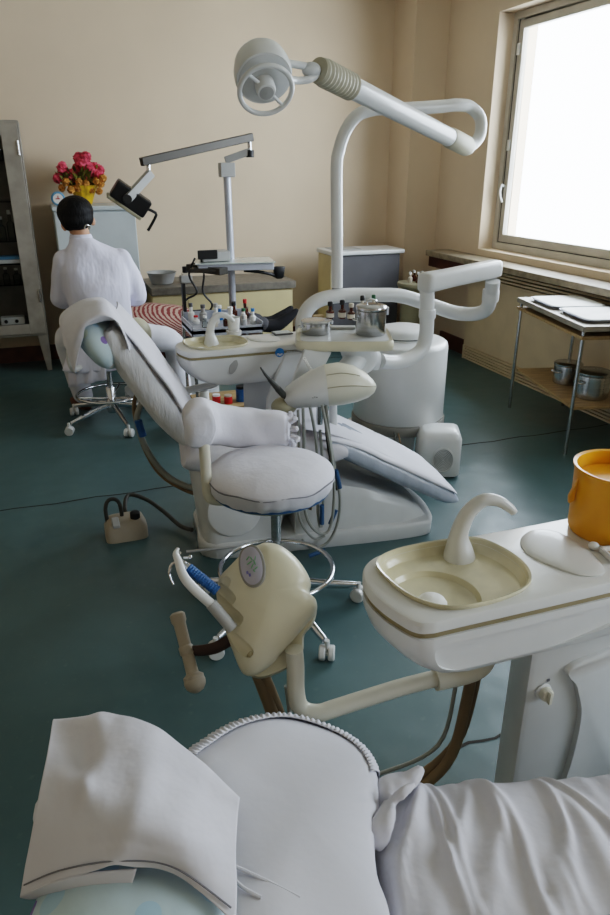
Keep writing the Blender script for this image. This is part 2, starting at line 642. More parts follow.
# windows
for wi, (ya, yb) in enumerate(WINS):
    w = thing('window_%d' % (wi + 1), 'large aluminium framed window in the right wall' if wi == 0 else 'second aluminium window of the right wall nearer the camera', 'window', (3.6, (ya + yb) / 2, ZB))
    w['kind'] = 'structure'
    f = MB()
    x0, x1 = 3.58, 3.68
    f.box(x0, x1, ya, ya + .05, ZB, ZT).box(x0, x1, yb - .05, yb, ZB, ZT).box(x0, x1, ya + .05, yb - .05, ZB, ZB + .055).box(x0, x1, ya + .05, yb - .05, ZT - .05, ZT)
    f.build('window_frame', M['alu'], w, smooth=False, bevel=.004)
    mid = ya + (yb - ya) * .40
    for sa, sb in ((ya + .055, mid), (mid, yb - .055)):
        s = MB()
        q0, q1 = 3.60, 3.65
        zb, zt = ZB + .06, ZT - .055
        s.box(q0, q1, sa, sa + .055, zb, zt).box(q0, q1, sb - .055, sb, zb, zt).box(q0, q1, sa + .055, sb - .055, zb, zb + .06).box(q0, q1, sa + .055, sb - .055, zt - .06, zt)
        so = s.build('window_sash', M['alu'], w, smooth=False, bevel=.006)
        MB().box(3.622, 3.628, sa + .05, sb - .05, zb + .05, zt - .05).build('pane', M['pane'], so, smooth=False)
    g = MB()
    for a, b in ((ya + .05, ya + .055), (yb - .055, yb - .05)):
        g.box(3.598, 3.61, a, b, ZB + .055, ZT - .05)
    g.box(3.598, 3.61, ya + .05, yb - .05, ZB + .055, ZB + .06)
    g.build('gasket', M['alud'], w, smooth=False)
    yh = yb - .08
    h = MB().tube([(3.60, yh, 1.42), (3.565, yh, 1.43), (3.555, yh, 1.37), (3.58, yh - .005, 1.30)], .009, 8, 4)
    h.build('handle', M['white'], w)
    for zz in (2.40, 1.73):
        MB().box(3.585, 3.605, yh - .015, yh + .015, zz - .04, zz + .04).build('latch', M['white'], w, smooth=False, bevel=.004)

# ================================================================== STEEL GLASS CABINET
cab = thing('glass_cabinet', 'tall grey steel medicine cabinet with glazed doors and splayed legs', 'cabinet', (-.5, 6.25, 0))
X0, X1, Y0, Y1 = -1.10, -.075, 6.06, 6.42
zb, zt = .30, 1.885
s = MB().box(X1 - .012, X1, Y0, Y1, zb, zt).box(X0, X0 + .012, Y0, Y1, zb, zt).box(X0 + .012, X1 - .012, Y1 - .01, Y1, zb + .09, zt - .05).box(X0 + .012, X1 - .012, Y0, Y1, zb, zb + .09).box(X0 + .012, X1 - .012, Y0, Y1, zt - .05, zt)
s.build('carcass', M['oldsteel'], cab, smooth=False, bevel=.004)
for sx in (X0 + .05, X1 - .045):
    for sy in (Y0 + .03, Y1 - .03):
        lo = []
        sg = 1 if sx > -.5 else -1
        MB().loft([sup(sx + sg * .0, sy, zb + .02, .045, .028, 8, 16), sup(sx + sg * .018, sy, 0, .02, .018, 8, 16)]).build('leg', M['oldsteel'], cab)
for a, b in ((X0 + .015, -.59), (-.585, X1 - .012)):
    d = MB()
    d.box(b - .12, b, Y0 - .018, Y0, zb + .02, zt - .02).box(a, a + .075, Y0 - .018, Y0, zb + .02, zt - .02).box(a + .075, b - .12, Y0 - .018, Y0, zt - .10, zt - .02).box(a + .075, b - .12, Y0 - .018, Y0, zb + .02, zb + .1)
    dd = d.build('door', M['oldsteel'], cab, smooth=False, bevel=.004)
    MB().box(a + .07, b - .115, Y0 - .011, Y0 - .007, zb + .09, zt - .09).build('pane', M['cabglass'], dd, smooth=False)
    for zz in (1.70, .62):
        MB().lathe([(.009, -.05), (.009, .05)], (b - .012, Y0 - .022, zz), 10).build('hinge', M['chrome'], dd)
SHZ = [.41, .71, 1.04, 1.33, 1.62]
for z in SHZ[1:]:
    MB().box(X0 + .015, X1 - .015, Y0 + .015, Y1 - .015, z - .008, z).build('shelf', M['clear'], cab, smooth=False)


def bottle_mb(c, r, h, neck=.4, nh=.25):
    x, y, z = c
    return MB().lathe([(r * .9, 0), (r, .004), (r, h * (1 - nh) * .85), (r * neck, h * (1 - nh)), (r * neck, h)], c, 14)


# things on the cabinet shelves
n = 0
CAB = [(-.16, 6.22, 1.622, 'jar', .032, .075), (-.24, 6.2, 1.622, 'jar', .028, .06),
       (-.17, 6.16, 1.042, 'bottle', .03, .17), (-.24, 6.16, 1.042, 'bottle', .028, .19), (-.31, 6.2, 1.042, 'bottle', .03, .15),
       (-.18, 6.15, .3905, 'beaker', .035, .08), (-.16, 6.18, .712, 'bottle', .026, .12), (-.25, 6.15, .712, 'bottle', .03, .10), (-.33, 6.18, .712, 'bottle', .026, .105)]
SL = {1.622: 'top glass shelf', 1.042: 'middle glass shelf', .712: 'lowest glass shelf', .3905: 'floor'}
ordn = {'jar': ['small glass jar nearest the hinge', 'second small glass jar from the hinge'], }
for (x, y, z, k, r, h) in CAB:
    t = thing('glass_' + k, 'x', k, (x, y, z), group='glassware in the steel cabinet')
    if k == 'bottle':
        bottle_mb((x, y, z), r, h).build('body', M['clear'], t)
        MB().lathe([(r * .5, 0), (r * .5, h * .16)], (x, y, z + h), 12).build('stopper', M['white'], t)
    else:
        MB().lathe([(r, 0), (r, h), (r - .003, h), (r - .003, .004)], (x, y, z), 14, cap0=True, cap1=True).build('body', M['clear'], t)
        MB().lathe([(r * 1.02, 0), (r * 1.02, h * .12)], (x, y, z + h + .001), 14).build('lid', M['steel'], t)
    rank = sum(1 for q in CAB if q[2] == z and q[0] > x)
    t['label'] = '%s glass %s, %s from the hinge, %s of steel cabinet' % ('slim clear' if h > .11 else 'short clear', k, ['first', 'second', 'third'][rank], SL[z])
MB().box(X0 + .015, X1 - .015, Y0 + .015, Y1 - .015, .862, .87).build('shelf', M['clear'], cab, smooth=False)
t = thing('packet', 'blue and white packet on the cabinet shelf below the bottles', 'packet', (-.28, 6.15, .871))
MB().box(-.40, -.19, 6.09, 6.2, .871, .90).build('packet_base', M['white'], t, smooth=False, bevel=.004)
MB().box(-.40, -.19, 6.09, 6.2, .901, .925).build('packet_top', M['paperblue'], t, smooth=False, bevel=.004)
t = thing('instrument_box', 'flat pale instrument box on the floor of the steel cabinet', 'box', (-.3, 6.15, .392))
MB().box(-.42, -.24, 6.10, 6.2, .392, .45).build('body', M['white'], t, smooth=False, bevel=.006)
for xx in (-.38, -.30):
    MB().lathe([(.014, 0), (.014, .006)], (xx, 6.099, .42), 12, axis=(0, -1, 0)).build('clasp', M['dark'], t)

# ================================================================== WHITE TOWER CABINET with flowers
fr = thing('storage_cabinet', 'pale enamel upright cabinet behind the dentist, flowers on top', 'cabinet', (.4, 6.2, 0))
MB().box(.085, .70, 5.975, 6.42, .06, 1.255).build('carcass', M['fridge'], fr, smooth=False, bevel=.008)
MB().box(.075, .712, 5.945, 6.42, 1.257, 1.292).build('top', M['fridge'], fr, smooth=False, bevel=.01)
MB().box(.09, .695, 5.955, 5.974, .10, 1.245).build('door', M['fridge'], fr, smooth=False, bevel=.006)
MB().box(.12, .70, 6.0, 6.4, 0, .06).build('plinth', M['dark'], fr, smooth=False)

# flower arrangement
fx, fy, fz = .31, 6.22, 1.292
fl = thing('flower_arrangement', 'artificial pink and orange flowers in a gold foil pot', 'flowers', (fx, fy, fz))
g = MB()
prof = [(.055, 0), (.075, .05), (.085, .10), (.11, .14)]
rings = []
for r_, z in prof:
    rings.append([(fx + .03 + (r_ * (1 + (.12 * (k % 2) if z > .06 else 0))) * math.cos(math.pi * 2 * k / 24), fy + (r_ * (1 + (.12 * (k % 2) if z > .06 else 0))) * math.sin(math.pi * 2 * k / 24), fz + z + .003) for k in range(24)])
g.loft(rings, True, True)
g.build('foil_pot', M['gold'], fl, ang=20)
lf = MB()
random.seed(3)
for i in range(260):
    a = random.uniform(0, 6.28)
    el = random.uniform(.2, 1.4)
    rr = random.uniform(.08, .2)
    c = Vector((fx + .02 + rr * 1.0 * math.cos(a) * math.cos(el * .7), fy + rr * .6 * math.sin(a), fz + .13 + rr * .75 * math.sin(el)))
    d = (c - Vector((fx, fy, fz + .08))).normalized()
    sd = d.cross(Vector((random.uniform(-1, 1), random.uniform(-1, 1), .3))).normalized() * .017
    lf.add([c - d * .035, c + sd, c + d * .035, c - sd], [(0, 1, 2, 3)])
lf.build('foliage', M['leaf'], fl, smooth=False)


def blossom(c, r, name, m):
    b = MB()
    for k in range(26):
        d = Vector((random.gauss(0, 1), random.gauss(0, 1), random.gauss(0, 1))).normalized()
        p = Vector(c) + d * r * .6
        t1 = d.cross(Vector((.3, .5, .8))).normalized()
        t2 = d.cross(t1)
        q = r * .52
        b.add([p - t1 * q, p + t2 * q * .8 + d * r * .2, p + t1 * q, p - t2 * q * .8 + d * r * .2], [(0, 1, 2, 3)])
    b.ell(c, (r * .6,) * 3, 8, 6)
    b.build(name, m, fl, smooth=False)


for px, py, r in ((72, 176, .05), (83, 163, .055), (90, 170, .05), (79, 158, .045), (95, 168, .045), (98, 174, .045), (62, 167, .042), (87, 178, .05), (100, 170, .035), (58, 178, .04), (86, 157, .04), (78, 170, .05)):
    blossom(aty(px, py, 6.2 + random.uniform(-.05, .05)), r * 1.25, 'pink_blossom', M['pink'])
for px, py in ((66, 182), (78, 188), (86, 184), (96, 181), (91, 190), (71, 190), (101, 184), (99, 191), (84, 193), (79, 182), (103, 178), (62, 188)):
    blossom(aty(px, py, 6.14 + random.uniform(-.03, .03)), .036, 'orange_blossom', M['orange'])
# little round ornament on the left of the flowers
p = Vector((.135, 6.03, 1.292))
t = thing('desk_clock', 'small round pale blue clock on the pale cabinet, left of the flowers', 'clock', p)
MB().lathe([(.048, -.015), (.052, -.01), (.052, .012), (.046, .018)], p + Vector((0, 0, .053)), 24, axis=(0, -1, 0)).build('case', M['paperblue'], t)
MB().lathe([(.037, .019), (.037, .021)], p + Vector((0, 0, .053)), 24, axis=(0, -1, 0)).build('dial', M['white'], t)
MB().box(p.x - .02, p.x + .012, p.y - .024, p.y - .022, p.z + .05, p.z + .056).box(p.x - .003, p.x + .003, p.y - .024, p.y - .022, p.z + .05, p.z + .075).build('hand', M['red'], t, smooth=False)

# ================================================================== LOW COUNTER
ct = thing('counter_cabinet', 'long low beige cabinet with grey worktop along the back wall', 'cabinet', (1.35, 6.15, 0))
MB().box(.76, 1.975, 5.88, 6.42, .06, .595).build('carcass', M['beigecab'], ct, smooth=False, bevel=.004)
MB().box(.755, 2.0, 5.845, 6.425, .597, .66).build('worktop', M['counter'], ct, smooth=False, bevel=.006)
MB().box(.78, 1.95, 5.91, 6.4, 0, .06).build('plinth', M['dark'], ct, smooth=False)
for x0, x1 in ((.765, 1.05), (1.055, 1.972)):
    MB().box(x0, x1, 5.86, 5.879, .075, .585).build('door', M['beigecab'], ct, smooth=False, bevel=.004)

# things on the counter
p = aty(147, 283, 6.05); p.z = .66
t = thing('wash_basin', 'round grey enamel bowl on the counter right of the pale cabinet', 'bowl', (.80, 6.05, .66))
MB().lathe([(.075, 0), (.09, .005), (.12, .09), (.128, .095), (.115, .09), (.085, .012), (.0001, .01)], (.885, 6.08, .6605), 24, cap1=False).build('bowl_body', M['greypl'], t)
p = Vector((1.08, 6.04, .6605))
t = thing('ink_bottle', 'small square glass bottle with black cap on the counter', 'bottle', p)
MB().box(p.x - .05, p.x + .05, p.y - .035, p.y + .035, p.z, p.z + .065).build('body', M['greypl'], t, smooth=False, bevel=.01)
MB().box(p.x - .032, p.x + .032, p.y - .025, p.y + .025, p.z + .065, p.z + .085).build('shoulder', M['label'], t, smooth=False, bevel=.004)
MB().lathe([(.026, 0), (.026, .05)], p + Vector((0, 0, .086)), 14).build('cap', M['black'], t)

# ================================================================== GREY WHITE-TOPPED APPLIANCE
ap = thing('grey_appliance', 'waist-high slate grey appliance with white top, in front of the pillar', 'appliance', (2.66, 6.1, 0))
MB().box(2.33, 2.98, 5.82, 6.14, .05, .855).build('front_housing', M['dgrey'], ap, smooth=False, bevel=.012)
MB().box(2.315, 2.329, 5.83, 6.14, .05, .855).build('side_panel', M['beigecab'], ap, smooth=False, bevel=.003)
MB().box(2.30, 3.01, 5.79, 6.16, .857, .895).build('top', M['plas'], ap, smooth=False, bevel=.012)
MB().box(2.36, 2.62, 5.87, 6.10, .896, .901).build('lid_inset', M['greypl'], ap, smooth=False, bevel=.002)
for xx in (2.4, 2.92):
    for yy in (5.88, 6.08):
        MB().lathe([(.025, 0), (.025, .05)], (xx, yy, 0), 12).build('foot', M['dark'], ap)
# small round stand with bottles beside it
q = Vector((2.98, 5.52, 0))
t = thing('round_stand', 'round pale stand with small bottles, in the corner beside the grey appliance', 'stand', q)
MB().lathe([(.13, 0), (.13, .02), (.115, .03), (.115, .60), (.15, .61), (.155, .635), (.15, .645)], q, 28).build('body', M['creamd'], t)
for i, (dx, dy) in enumerate([(-.06, -.02), (.0, -.05), (.06, -.01), (.02, .06)]):
    c = q + Vector((dx, dy, .6455))
    tb = thing('small_bottle', ['small stoppered bottle at the left edge of the round corner stand', 'small stoppered bottle at the front of the round corner stand', 'small stoppered bottle at the right of the round corner stand', 'small stoppered bottle at the back of the round corner stand'][i], 'bottle', c, group='bottles on the round corner stand')
    bottle_mb(c, .02, .07).build('body', M['amber'] if i % 2 else M['label'], tb)
    MB().lathe([(.011, 0), (.011, .02)], c + Vector((0, 0, .0705)), 10).build('cap', M['white'], tb)

# ================================================================== CUSPIDOR UNITS (basin consoles)
def cuspidor(name, label, ox, oy, near):
    """console with the basin at its left end; ox, oy = front left corner of the deck"""
    t = thing(name, label, 'dental basin', (ox + .4, oy + .12, 0))
    zt = .842
    L1 = .98 if near else .66

    def L(x, y, z=zt):
        return (ox + x, oy + y, z)
    out = cat([(.055, .0), (.10, -.001), (.3, -.002), (.5, -.002), (L1 - .03, 0), (L1, .03), (L1, .22), (L1 - .03, .25), (.40, .25), (.25, .252), (.10, .25), (.04, .232), (.008, .19), (-.003, .14), (.001, .09), (.014, .045), (.030, .012)], 6, True)

    def ring(z, inset=0.0, x0=0.0):
        r = []
        for x, y in out:
            yy = .125 + (y - .125) * (1 - inset / .125)
            if x < .5:
                xx = .5 - (.5 - x) * (1 - (inset + x0) / .5)
            else:
                xx = .5 + (x - .5) * (1 - inset / .5)
            r.append(L(xx, yy, z))
        return r
    d = MB().loft([ring(zt - .026, .003), ring(zt - .023, 0), ring(zt - .008, 0), ring(zt - .0025, .003), ring(zt, .009)])
    deck = d.build('deck', M['plas'], t, ang=50)
    bo = cat([(.040, .17), (.055, .212), (.11, .234), (.20, .236), (.28, .222), (.312, .16), (.312, .085), (.272, .033), (.18, .014), (.10, .026), (.055, .08)], 7, True)
    bc = (.18, .13)

    def br(z, s, dx=0.0, dy=0.0):
        return [L(bc[0] + dx + (x - bc[0]) * s, bc[1] + dy + (y - bc[1]) * s, z) for x, y in bo]
    cu = MB().loft([br(zt - .1, .97), br(zt + .1, .97)]).build('cutter', M['plas'], t, smooth=False)
    cut(deck, cu)
    MB().loft([ring(zt - .037, .005), ring(zt - .0265, .005)], False, False).build('stripe', M['tan'], t, ang=50)
    hull = MB().loft([ring(zt - .0375, .001), ring(zt - .060, .002), ring(zt - .09, .007, .006), ring(zt - .12, .014, .024), ring(zt - .145, .024, .05), ring(zt - .165, .038, .085), ring(zt - .177, .056, .125), ring(zt - .182, .08, .17)])
    hull = hull.build('hull', M['plas'], t, ang=70)
    # long shallow recess pressed into the front of the hull
    rq = cat([(.07, -.075), (.10, -.058), (.25, -.056), (.45, -.054), (.62, -.052), (.60, -.085), (.48, -.120), (.32, -.145), (.18, -.148), (.10, -.125)], 6, True)
    if near:
        cc = MB().loft([[L(x, yy, zt + z) for x, z in rq] for yy in (-.05, .022)]).build('cutter', M['plas'], t, smooth=False)
        cut(hull, cc)
    else:
        ln = MB()
        ln.ell(L(.225, .004, zt - .075), (.018, .006, .040), 20, 12, Matrix.Rotation(R(24), 3, 'Y'))
        ln.build('hull_accent', M['greypl'], t)
    wc = (.118, .100)

    def circ(z, r, mixf=1.0):
        o_ = []
        for x, y in bo:
            dx, dy = x - wc[0], y - wc[1]
            ln_ = math.hypot(dx, dy)
            rr_ = min(r, ln_ * .86)
            px_, py_ = wc[0] + dx / ln_ * rr_, wc[1] + dy / ln_ * rr_
            qx, qy = bc[0] + (x - bc[0]) * .90, bc[1] + (y - bc[1]) * .90
            o_.append(L(px_ * mixf + qx * (1 - mixf), py_ * mixf + qy * (1 - mixf), z))
        return o_
    bl = MB().loft([br(zt - .002, 1.0), br(zt + .006, 1.03), br(zt + .011, 1.025), br(zt + .009, .99), br(zt - .003, .965), br(zt - .012, .935), circ(zt - .017, .09, 0), circ(zt - .019, .095, .6), circ(zt - .0205, .093, .95), circ(zt - .0215, .089), circ(zt - .032, .083), circ(zt - .034, .070), circ(zt - .0355, .03), circ(zt - .036, .004)], False, True)
    bs = bl.build('basin', M['bowl'], t, ang=24)
    c = L(.094, .068, zt - .034)
    MB().lathe([(.024, 0), (.0245, .020)], c, 24).build('strainer', M['black'], t)
    MB().lathe([(.028, .0205), (.0285, .024), (.024, .031), (.012, .036), (.0001, .037)], c, 28, cap1=False).build('strainer_cap', M['white'], t)
    b = MB()
    base = [(.236, .205, zt - .026, .036), (.234, .207, zt - .004, .031), (.232, .209, zt + .03, .0205), (.238, .207, zt + .062, .0178), (.250, .203, zt + .090, .0165), (.274, .195, zt + .112, .0145), (.302, .186, zt + .110, .0122), (.326, .178, zt + .094, .0100), (.336, .175, zt + .083, .0080)]
    q = cat([L(x - (0 if near else .062), y, z) + (r,) for x, y, z, r in base], 5)
    b.tube([p[:3] for p in q], [p[3] for p in q], 18, flat=.9)
    b.build('spout', M['plas'], t)
    if near:
        lens = [atz(px, py, zt) for px, py in ((520.5, 540), (533, 531), (554.6, 532), (580, 545), (602, 566), (601.5, 575.5), (580, 576), (550, 566), (526, 553))]
    else:
        lens = [Vector(L(x, y)) for x, y in ((.335, .19), (.36, .225), (.42, .22), (.47, .16), (.47, .10), (.43, .07), (.37, .09), (.34, .14))]
    lens = [Vector(q_) for q_ in cat([tuple(v) for v in lens], 5, True)]
    mc = sum(lens, Vector()) / len(lens)
    b = MB()
    b.loft([[mc + (v - mc) * s + Vector((0, 0, h)) for v in lens] for s, h in ((1, .0005), (1, .0025), (.96, .004), (.8, .006), (.5, .0075), (.1, .008))], True, True)
    b.build('lid', M['plas'], t, ang=60)
    # column standing on the floor, its left flank set back
    o4 = [(.325, .05), (.52, .047), (.80, .05), (.83, .20), (.60, .21), (.395, .20)]
    if not near:
        o4 = [(.30, .165), (.45, .16), (.60, .16), (.62, .235), (.50, .24), (.36, .235)]
    oc_ = []
    for i in range(6):
        a_, b_, c_ = Vector(o4[i - 1]), Vector(o4[i]), Vector(o4[(i + 1) % 6])
        for f in (0, .5, 1):
            r_ = .018
            p1 = b_ + (a_ - b_).normalized() * r_
            p2 = b_ + (c_ - b_).normalized() * r_
            oc_.append(tuple(p1 * (1 - f) ** 2 + b_ * 2 * f * (1 - f) + p2 * f * f))
    MB().loft([[L(x, y, z) for x, y in oc_] for z in (0, .675)]).build('column', M['plas2'], t, ang=30)
    if near:
        b = MB()
        pq = cat([(.43, .62), (.70, .64), (.80, .60), (.80, .05), (.70, .03), (.465, .04), (.452, .20), (.47, .36), (.47, .48), (.445, .56)], 6, True)
        b.loft([[L(.60 + (x - .60) * s, y, .33 + (z - .33) * s) for x, z in pq] for s, y in ((1.0, .052), (1.0, .040), (.985, .035))])
        b.build('column_cover', M['plas2'], t, ang=50)
        k = L(.367, .0475, .562)
        MB().lathe([(.019, 0), (.019, .003), (.015, .005)], k, 20, axis=(0, -1, 0)).build('dial_plate', M['plas'], t)
        kn = MB().lathe([(.0155, .0052), (.0145, .018), (.012, .020)], k, 18, axis=(0, -1, 0))
        kn.box(k[0] - .0035, k[0] + .0035, k[1] - .028, k[1] - .010, k[2] - .0145, k[2] + .0145)
        kn.build('water_knob', M['ivory'], t, ang=30, bevel=.001)
        for a in (-.7, 1.2):
            MB().box(k[0] + .027 * math.cos(a) - .0035, k[0] + .027 * math.cos(a) + .0035, k[1] - .0008, k[1] + .0005, k[2] + .027 * math.sin(a) - .003, k[2] + .027 * math.sin(a) + .003).build('dial_mark', M['dgrey'], t, smooth=False)
    return t, L


cusp1, L1 = cuspidor('basin_console', 'white console with yellowed spit basin in front, orange jar standing on it', .495, .885, True)
cusp2, L2 = cuspidor('basin_console', 'further white console with small basin and blue round logo, behind the middle chair', .485, 2.925, False)

K1 = lambda x, y, z: (.51 + x, .89 + y, z)
K2 = lambda x, y, z: (.50 + x, 2.97 + y, z)
# swinging arm pipe with the holder head at its end (front console)
pi = MB().tube([K1(.25, .15, .56), K1(.10, .16, .555), K1(-.06, .155, .55), K1(-.11, .155, .548), K1(-.142, .168, .56), K1(-.150, .175, .60), K1(-.150, .178, .66), K1(-.152, .18, .70)], .018, 14, 5)
pi.build('arm_pipe', M['ivory'], cusp1)
MB().tube([K1(.16, .155, .556), K1(.25, .15, .56), K1(.28, .15, .59), K1(.28, .15, .66)], .024, 14, 4).build('arm_joint', M['ivory'], cusp1)
# the further console's arm pipe
MB().tube([K2(.19, .14, .66), K2(.16, .14, .64), K2(.09, .13, .630), K2(-.10, .11, .622), K2(-.20, .10, .618)], .017, 12, 5).build('arm_pipe', M['plas'], cusp2)
# side housing of the further console, sweeping down to the floor at its right, and the blue logo
b = MB()
sd = [L2(.46, 0, .80), L2(.58, 0, .805), L2(.655, 0, .805), L2(.635, 0, .66), L2(.62, 0, .535), L2(.37, 0, .535), L2(.375, 0, .60), L2(.40, 0, .66)]
b.loft([[(p[0], oy_, p[2]) for p in sd] for oy_ in (2.918, 2.95)])
b.build('side_housing', M['plas'], cusp2, ang=30, bevel=.008)
lg = aty(279.5, 352.5, 2.916)
MB().lathe([(.0205, 0), (.0205, .002)], lg, 24, axis=(0, -1, 0)).build('round_logo', M['bluel'], cusp2)
lw = MB()
random.seed(5)
xx = lg.x + .034
for k in range(9):
    wd = random.choice((.006, .004, .008))
    lw.box(xx, xx + wd, 2.9145, 2.9165, lg.z - .004, lg.z + .003)
    xx += wd + .0025
lw.build('logo_lettering', M['greypl'], cusp2, smooth=False)
wv = MB()
for k, zz in enumerate((-.006, -.011)):
    wv.tube([(lg.x - .013 + i * .0065, 2.9135, lg.z + zz + .002 * math.sin(i * 2)) for i in range(5)], .0014, 6, 3)
wv.build('logo_wave', M['white'], cusp2)

# items on the front console
p = atz(610, 529, .8425)
jar = thing('measuring_jar', 'translucent orange plastic jar standing on the front console', 'jar', p)
RJ = .093
prof = [(.0001, 0), (RJ * .93, 0), (RJ * .96, .006), (RJ * .985, .10), (RJ, .142), (RJ * 1.04, .146), (RJ * 1.04, .151), (RJ * .96, .149), (RJ * .94, .10), (RJ * .90, .01), (.0001, .008)]
MB().lathe(prof, p, 40, cap0=False, cap1=False).build('body', M['yellow'], jar, ang=50)
dl = Vector((-.93, .25, 0)).normalized()
pv = [p + dl * RJ * .99 + Vector((0, 0, .125)), p + dl * (RJ + .014) + Vector((0, 0, .085)), p + dl * (RJ + .012) + Vector((0, 0, .068)), p + dl * (RJ + .001) + Vector((0, 0, .075))]
sd_ = dl.cross(Vector((0, 0, 1))) * .005
MB().loft([[v - sd_ for v in pv], [v + sd_ for v in pv]]).build('handle', M['yellow'], jar, bevel=.002)
MB().lathe([(.0001, 0), (RJ * .92, 0)], p + Vector((0, 0, .12)), 30, cap0=False, cap1=False).build('contents', M['yellow'], jar)
p = atz(598, 556, .8425)
rk = thing('cup_holder_tray', 'small white rectangular tray beside the orange jar', 'tray', p)
b = MB()
T = Matrix.Translation(p + Vector((.058, -.02, 0))) @ Matrix.Rotation(R(-10), 4, 'Z')
b.T = T
b.box(-.05, .06, -.025, -.018, 0, .012).box(-.05, .06, .018, .025, 0, .012).box(-.05, -.043, -.025, .025, 0, .012).box(.053, .06, -.025, .025, 0, .012)
b.build('rim', M['white'], rk, smooth=False, bevel=.002)
b = MB()
b.T = T
b.box(-.043, .053, -.018, .018, .0005, .004)
b.build('base', M['wood'], rk, smooth=False)
p = atz(593, 549, .8425)
tag(MB().ell(p + Vector((0, 0, .008)), (.011, .011, .008), 16, 10).build('cotton_ball', M['white']), 'small white cotton ball between lid and orange jar', 'cotton ball')

# items on the further console
p = atz(234, 334, .8475)
p.z = .8645
cp = thing('rinsing_cup', 'white cup beside the basin spout of the further console', 'cup', p)
MB().lathe([(.022, 0), (.025, .003), (.030, .062), (.0275, .062), (.022, .006), (.0001, .005)], p, 24, cap1=False).build('cup_body', M['white'], cp)
MB().lathe([(.034, -.02), (.036, -.001), (.028, -.0005)], p, 24).build('cup_seat', M['plas'], cp)
p = atz(282, 333.5, .8425)
tb = thing('glass_slab', 'small dark-edged glass slab on the further console', 'slab', p)
MB().box(p.x - .045, p.x + .045, p.y - .035, p.y + .035, p.z, p.z + .006).build('edge', M['dgrey'], tb, smooth=False, bevel=.002)
MB().box(p.x - .038, p.x + .038, p.y - .028, p.y + .028, p.z + .0062, p.z + .008).build('top', M['fridge'], tb, smooth=False)

# ================================================================== ASSISTANT'S HOLDER HEAD (front)
hc = aty(262, 609, 1.13)
hd = thing('instrument_holder', 'cream moulded instrument holder head with lilac oval screen, on bent cream pipe', 'instrument holder', hc)
# local frame: X across to the right, Y up along the panel, Z out of the panel
vz = Vector((-.27, -.76, .60)).normalized()
vx = Vector((.943, -.333, 0))
vx = (vx - vz * vx.dot(vz)).normalized()
vy = vz.cross(vx)
TH = Matrix((tuple(vx) + (0,), tuple(vy) + (0,), tuple(vz) + (0,), (0, 0, 0, 1))).transposed()
TH = Matrix.Translation(hc) @ TH
SCL = 1.0 / 520.0
hp = [(258, 545), (268, 543), (283, 547), (300, 561), (312, 580), (311, 592), (318, 600), (318, 612), (306, 626), (288, 645), (272, 662), (258, 671), (246, 672), (239, 664), (232, 648), (226, 634), (221, 622), (216, 606), (214, 592), (217, 578), (228, 566), (242, 553)]
hp = cat([((x - 262) * SCL, (609 - y) * SCL * 1.05) for x, y in hp], 4, True)


def hring(s, z, dx=0.0, dy=0.0):
    return [(x * s + dx, y * s + dy, z) for x, y in hp]


b = MB()
b.T = TH
b.loft([hring(.86, -.06, .012, -.006), hring(.97, -.042, .004, 0), hring(1.0, -.015), hring(.985, .006), hring(.95, .020, .002, .002), hring(.88, .033, .005, .005), hring(.76, .044, .01, .012), hring(.58, .053, .014, .02), hring(.36, .058, .018, .026), hring(.15, .060, .02, .03), hring(.02, .0605, .02, .03)])
sh = b.build('upper_shell', M['cream'], hd, ang=60)
SLOTS = [(214, 578), (220, 594), (228, 613), (238, 643)]
sd2 = Vector((-.79, .61, -.28)).normalized()
cu = MB()
cu.T = TH
for px, py in SLOTS:
    x, y = (px - 262) * SCL, (609 - py) * SCL * 1.05
    c0 = Vector((x + .010, y - .004, .040))
    cu.tube([c0 - sd2 * .026, c0 - sd2 * .022, c0 - sd2 * .010, c0 + sd2 * .03, c0 + sd2 * .07], [.006, .011, .0145, .0155, .0155], 20)
cu = cu.build('cutter', M['cream'], hd)
cut(sh, cu)
# lower shell, lobed, slightly larger below the parting line
lp = [(316, 606), (316, 622), (306, 634), (304, 650), (292, 664), (276, 672), (258, 676), (244, 668), (250, 640), (280, 610)]
lp = cat([((x - 262) * SCL, (609 - y) * SCL * 1.05) for x, y in lp], 5, True)
b = MB()
b.T = TH
b.loft([[(x * s + dx, y * s + dy, z) for x, y in lp] for s, z, dx, dy in ((.72, -.085, .008, -.01), (.92, -.072, .003, -.004), (1, -.05, 0, 0), (.96, -.03, 0, 0))])
b.build('lower_shell', M['cream'], hd, ang=60)
# parting line
ptl = [(x, y) for x, y in [(247, 671), (262, 657), (282, 639), (300, 621), (316, 606)]]
b = MB()
b.T = TH
pts = [((x - 262) * SCL * .945 + .002, (609 - y) * SCL * 1.05 * .945 + .002, .0222) for i, (x, y) in enumerate(ptl)]
b.tube(pts, .0012, 6, 5)
b.build('parting_line', M['creamd'], hd)
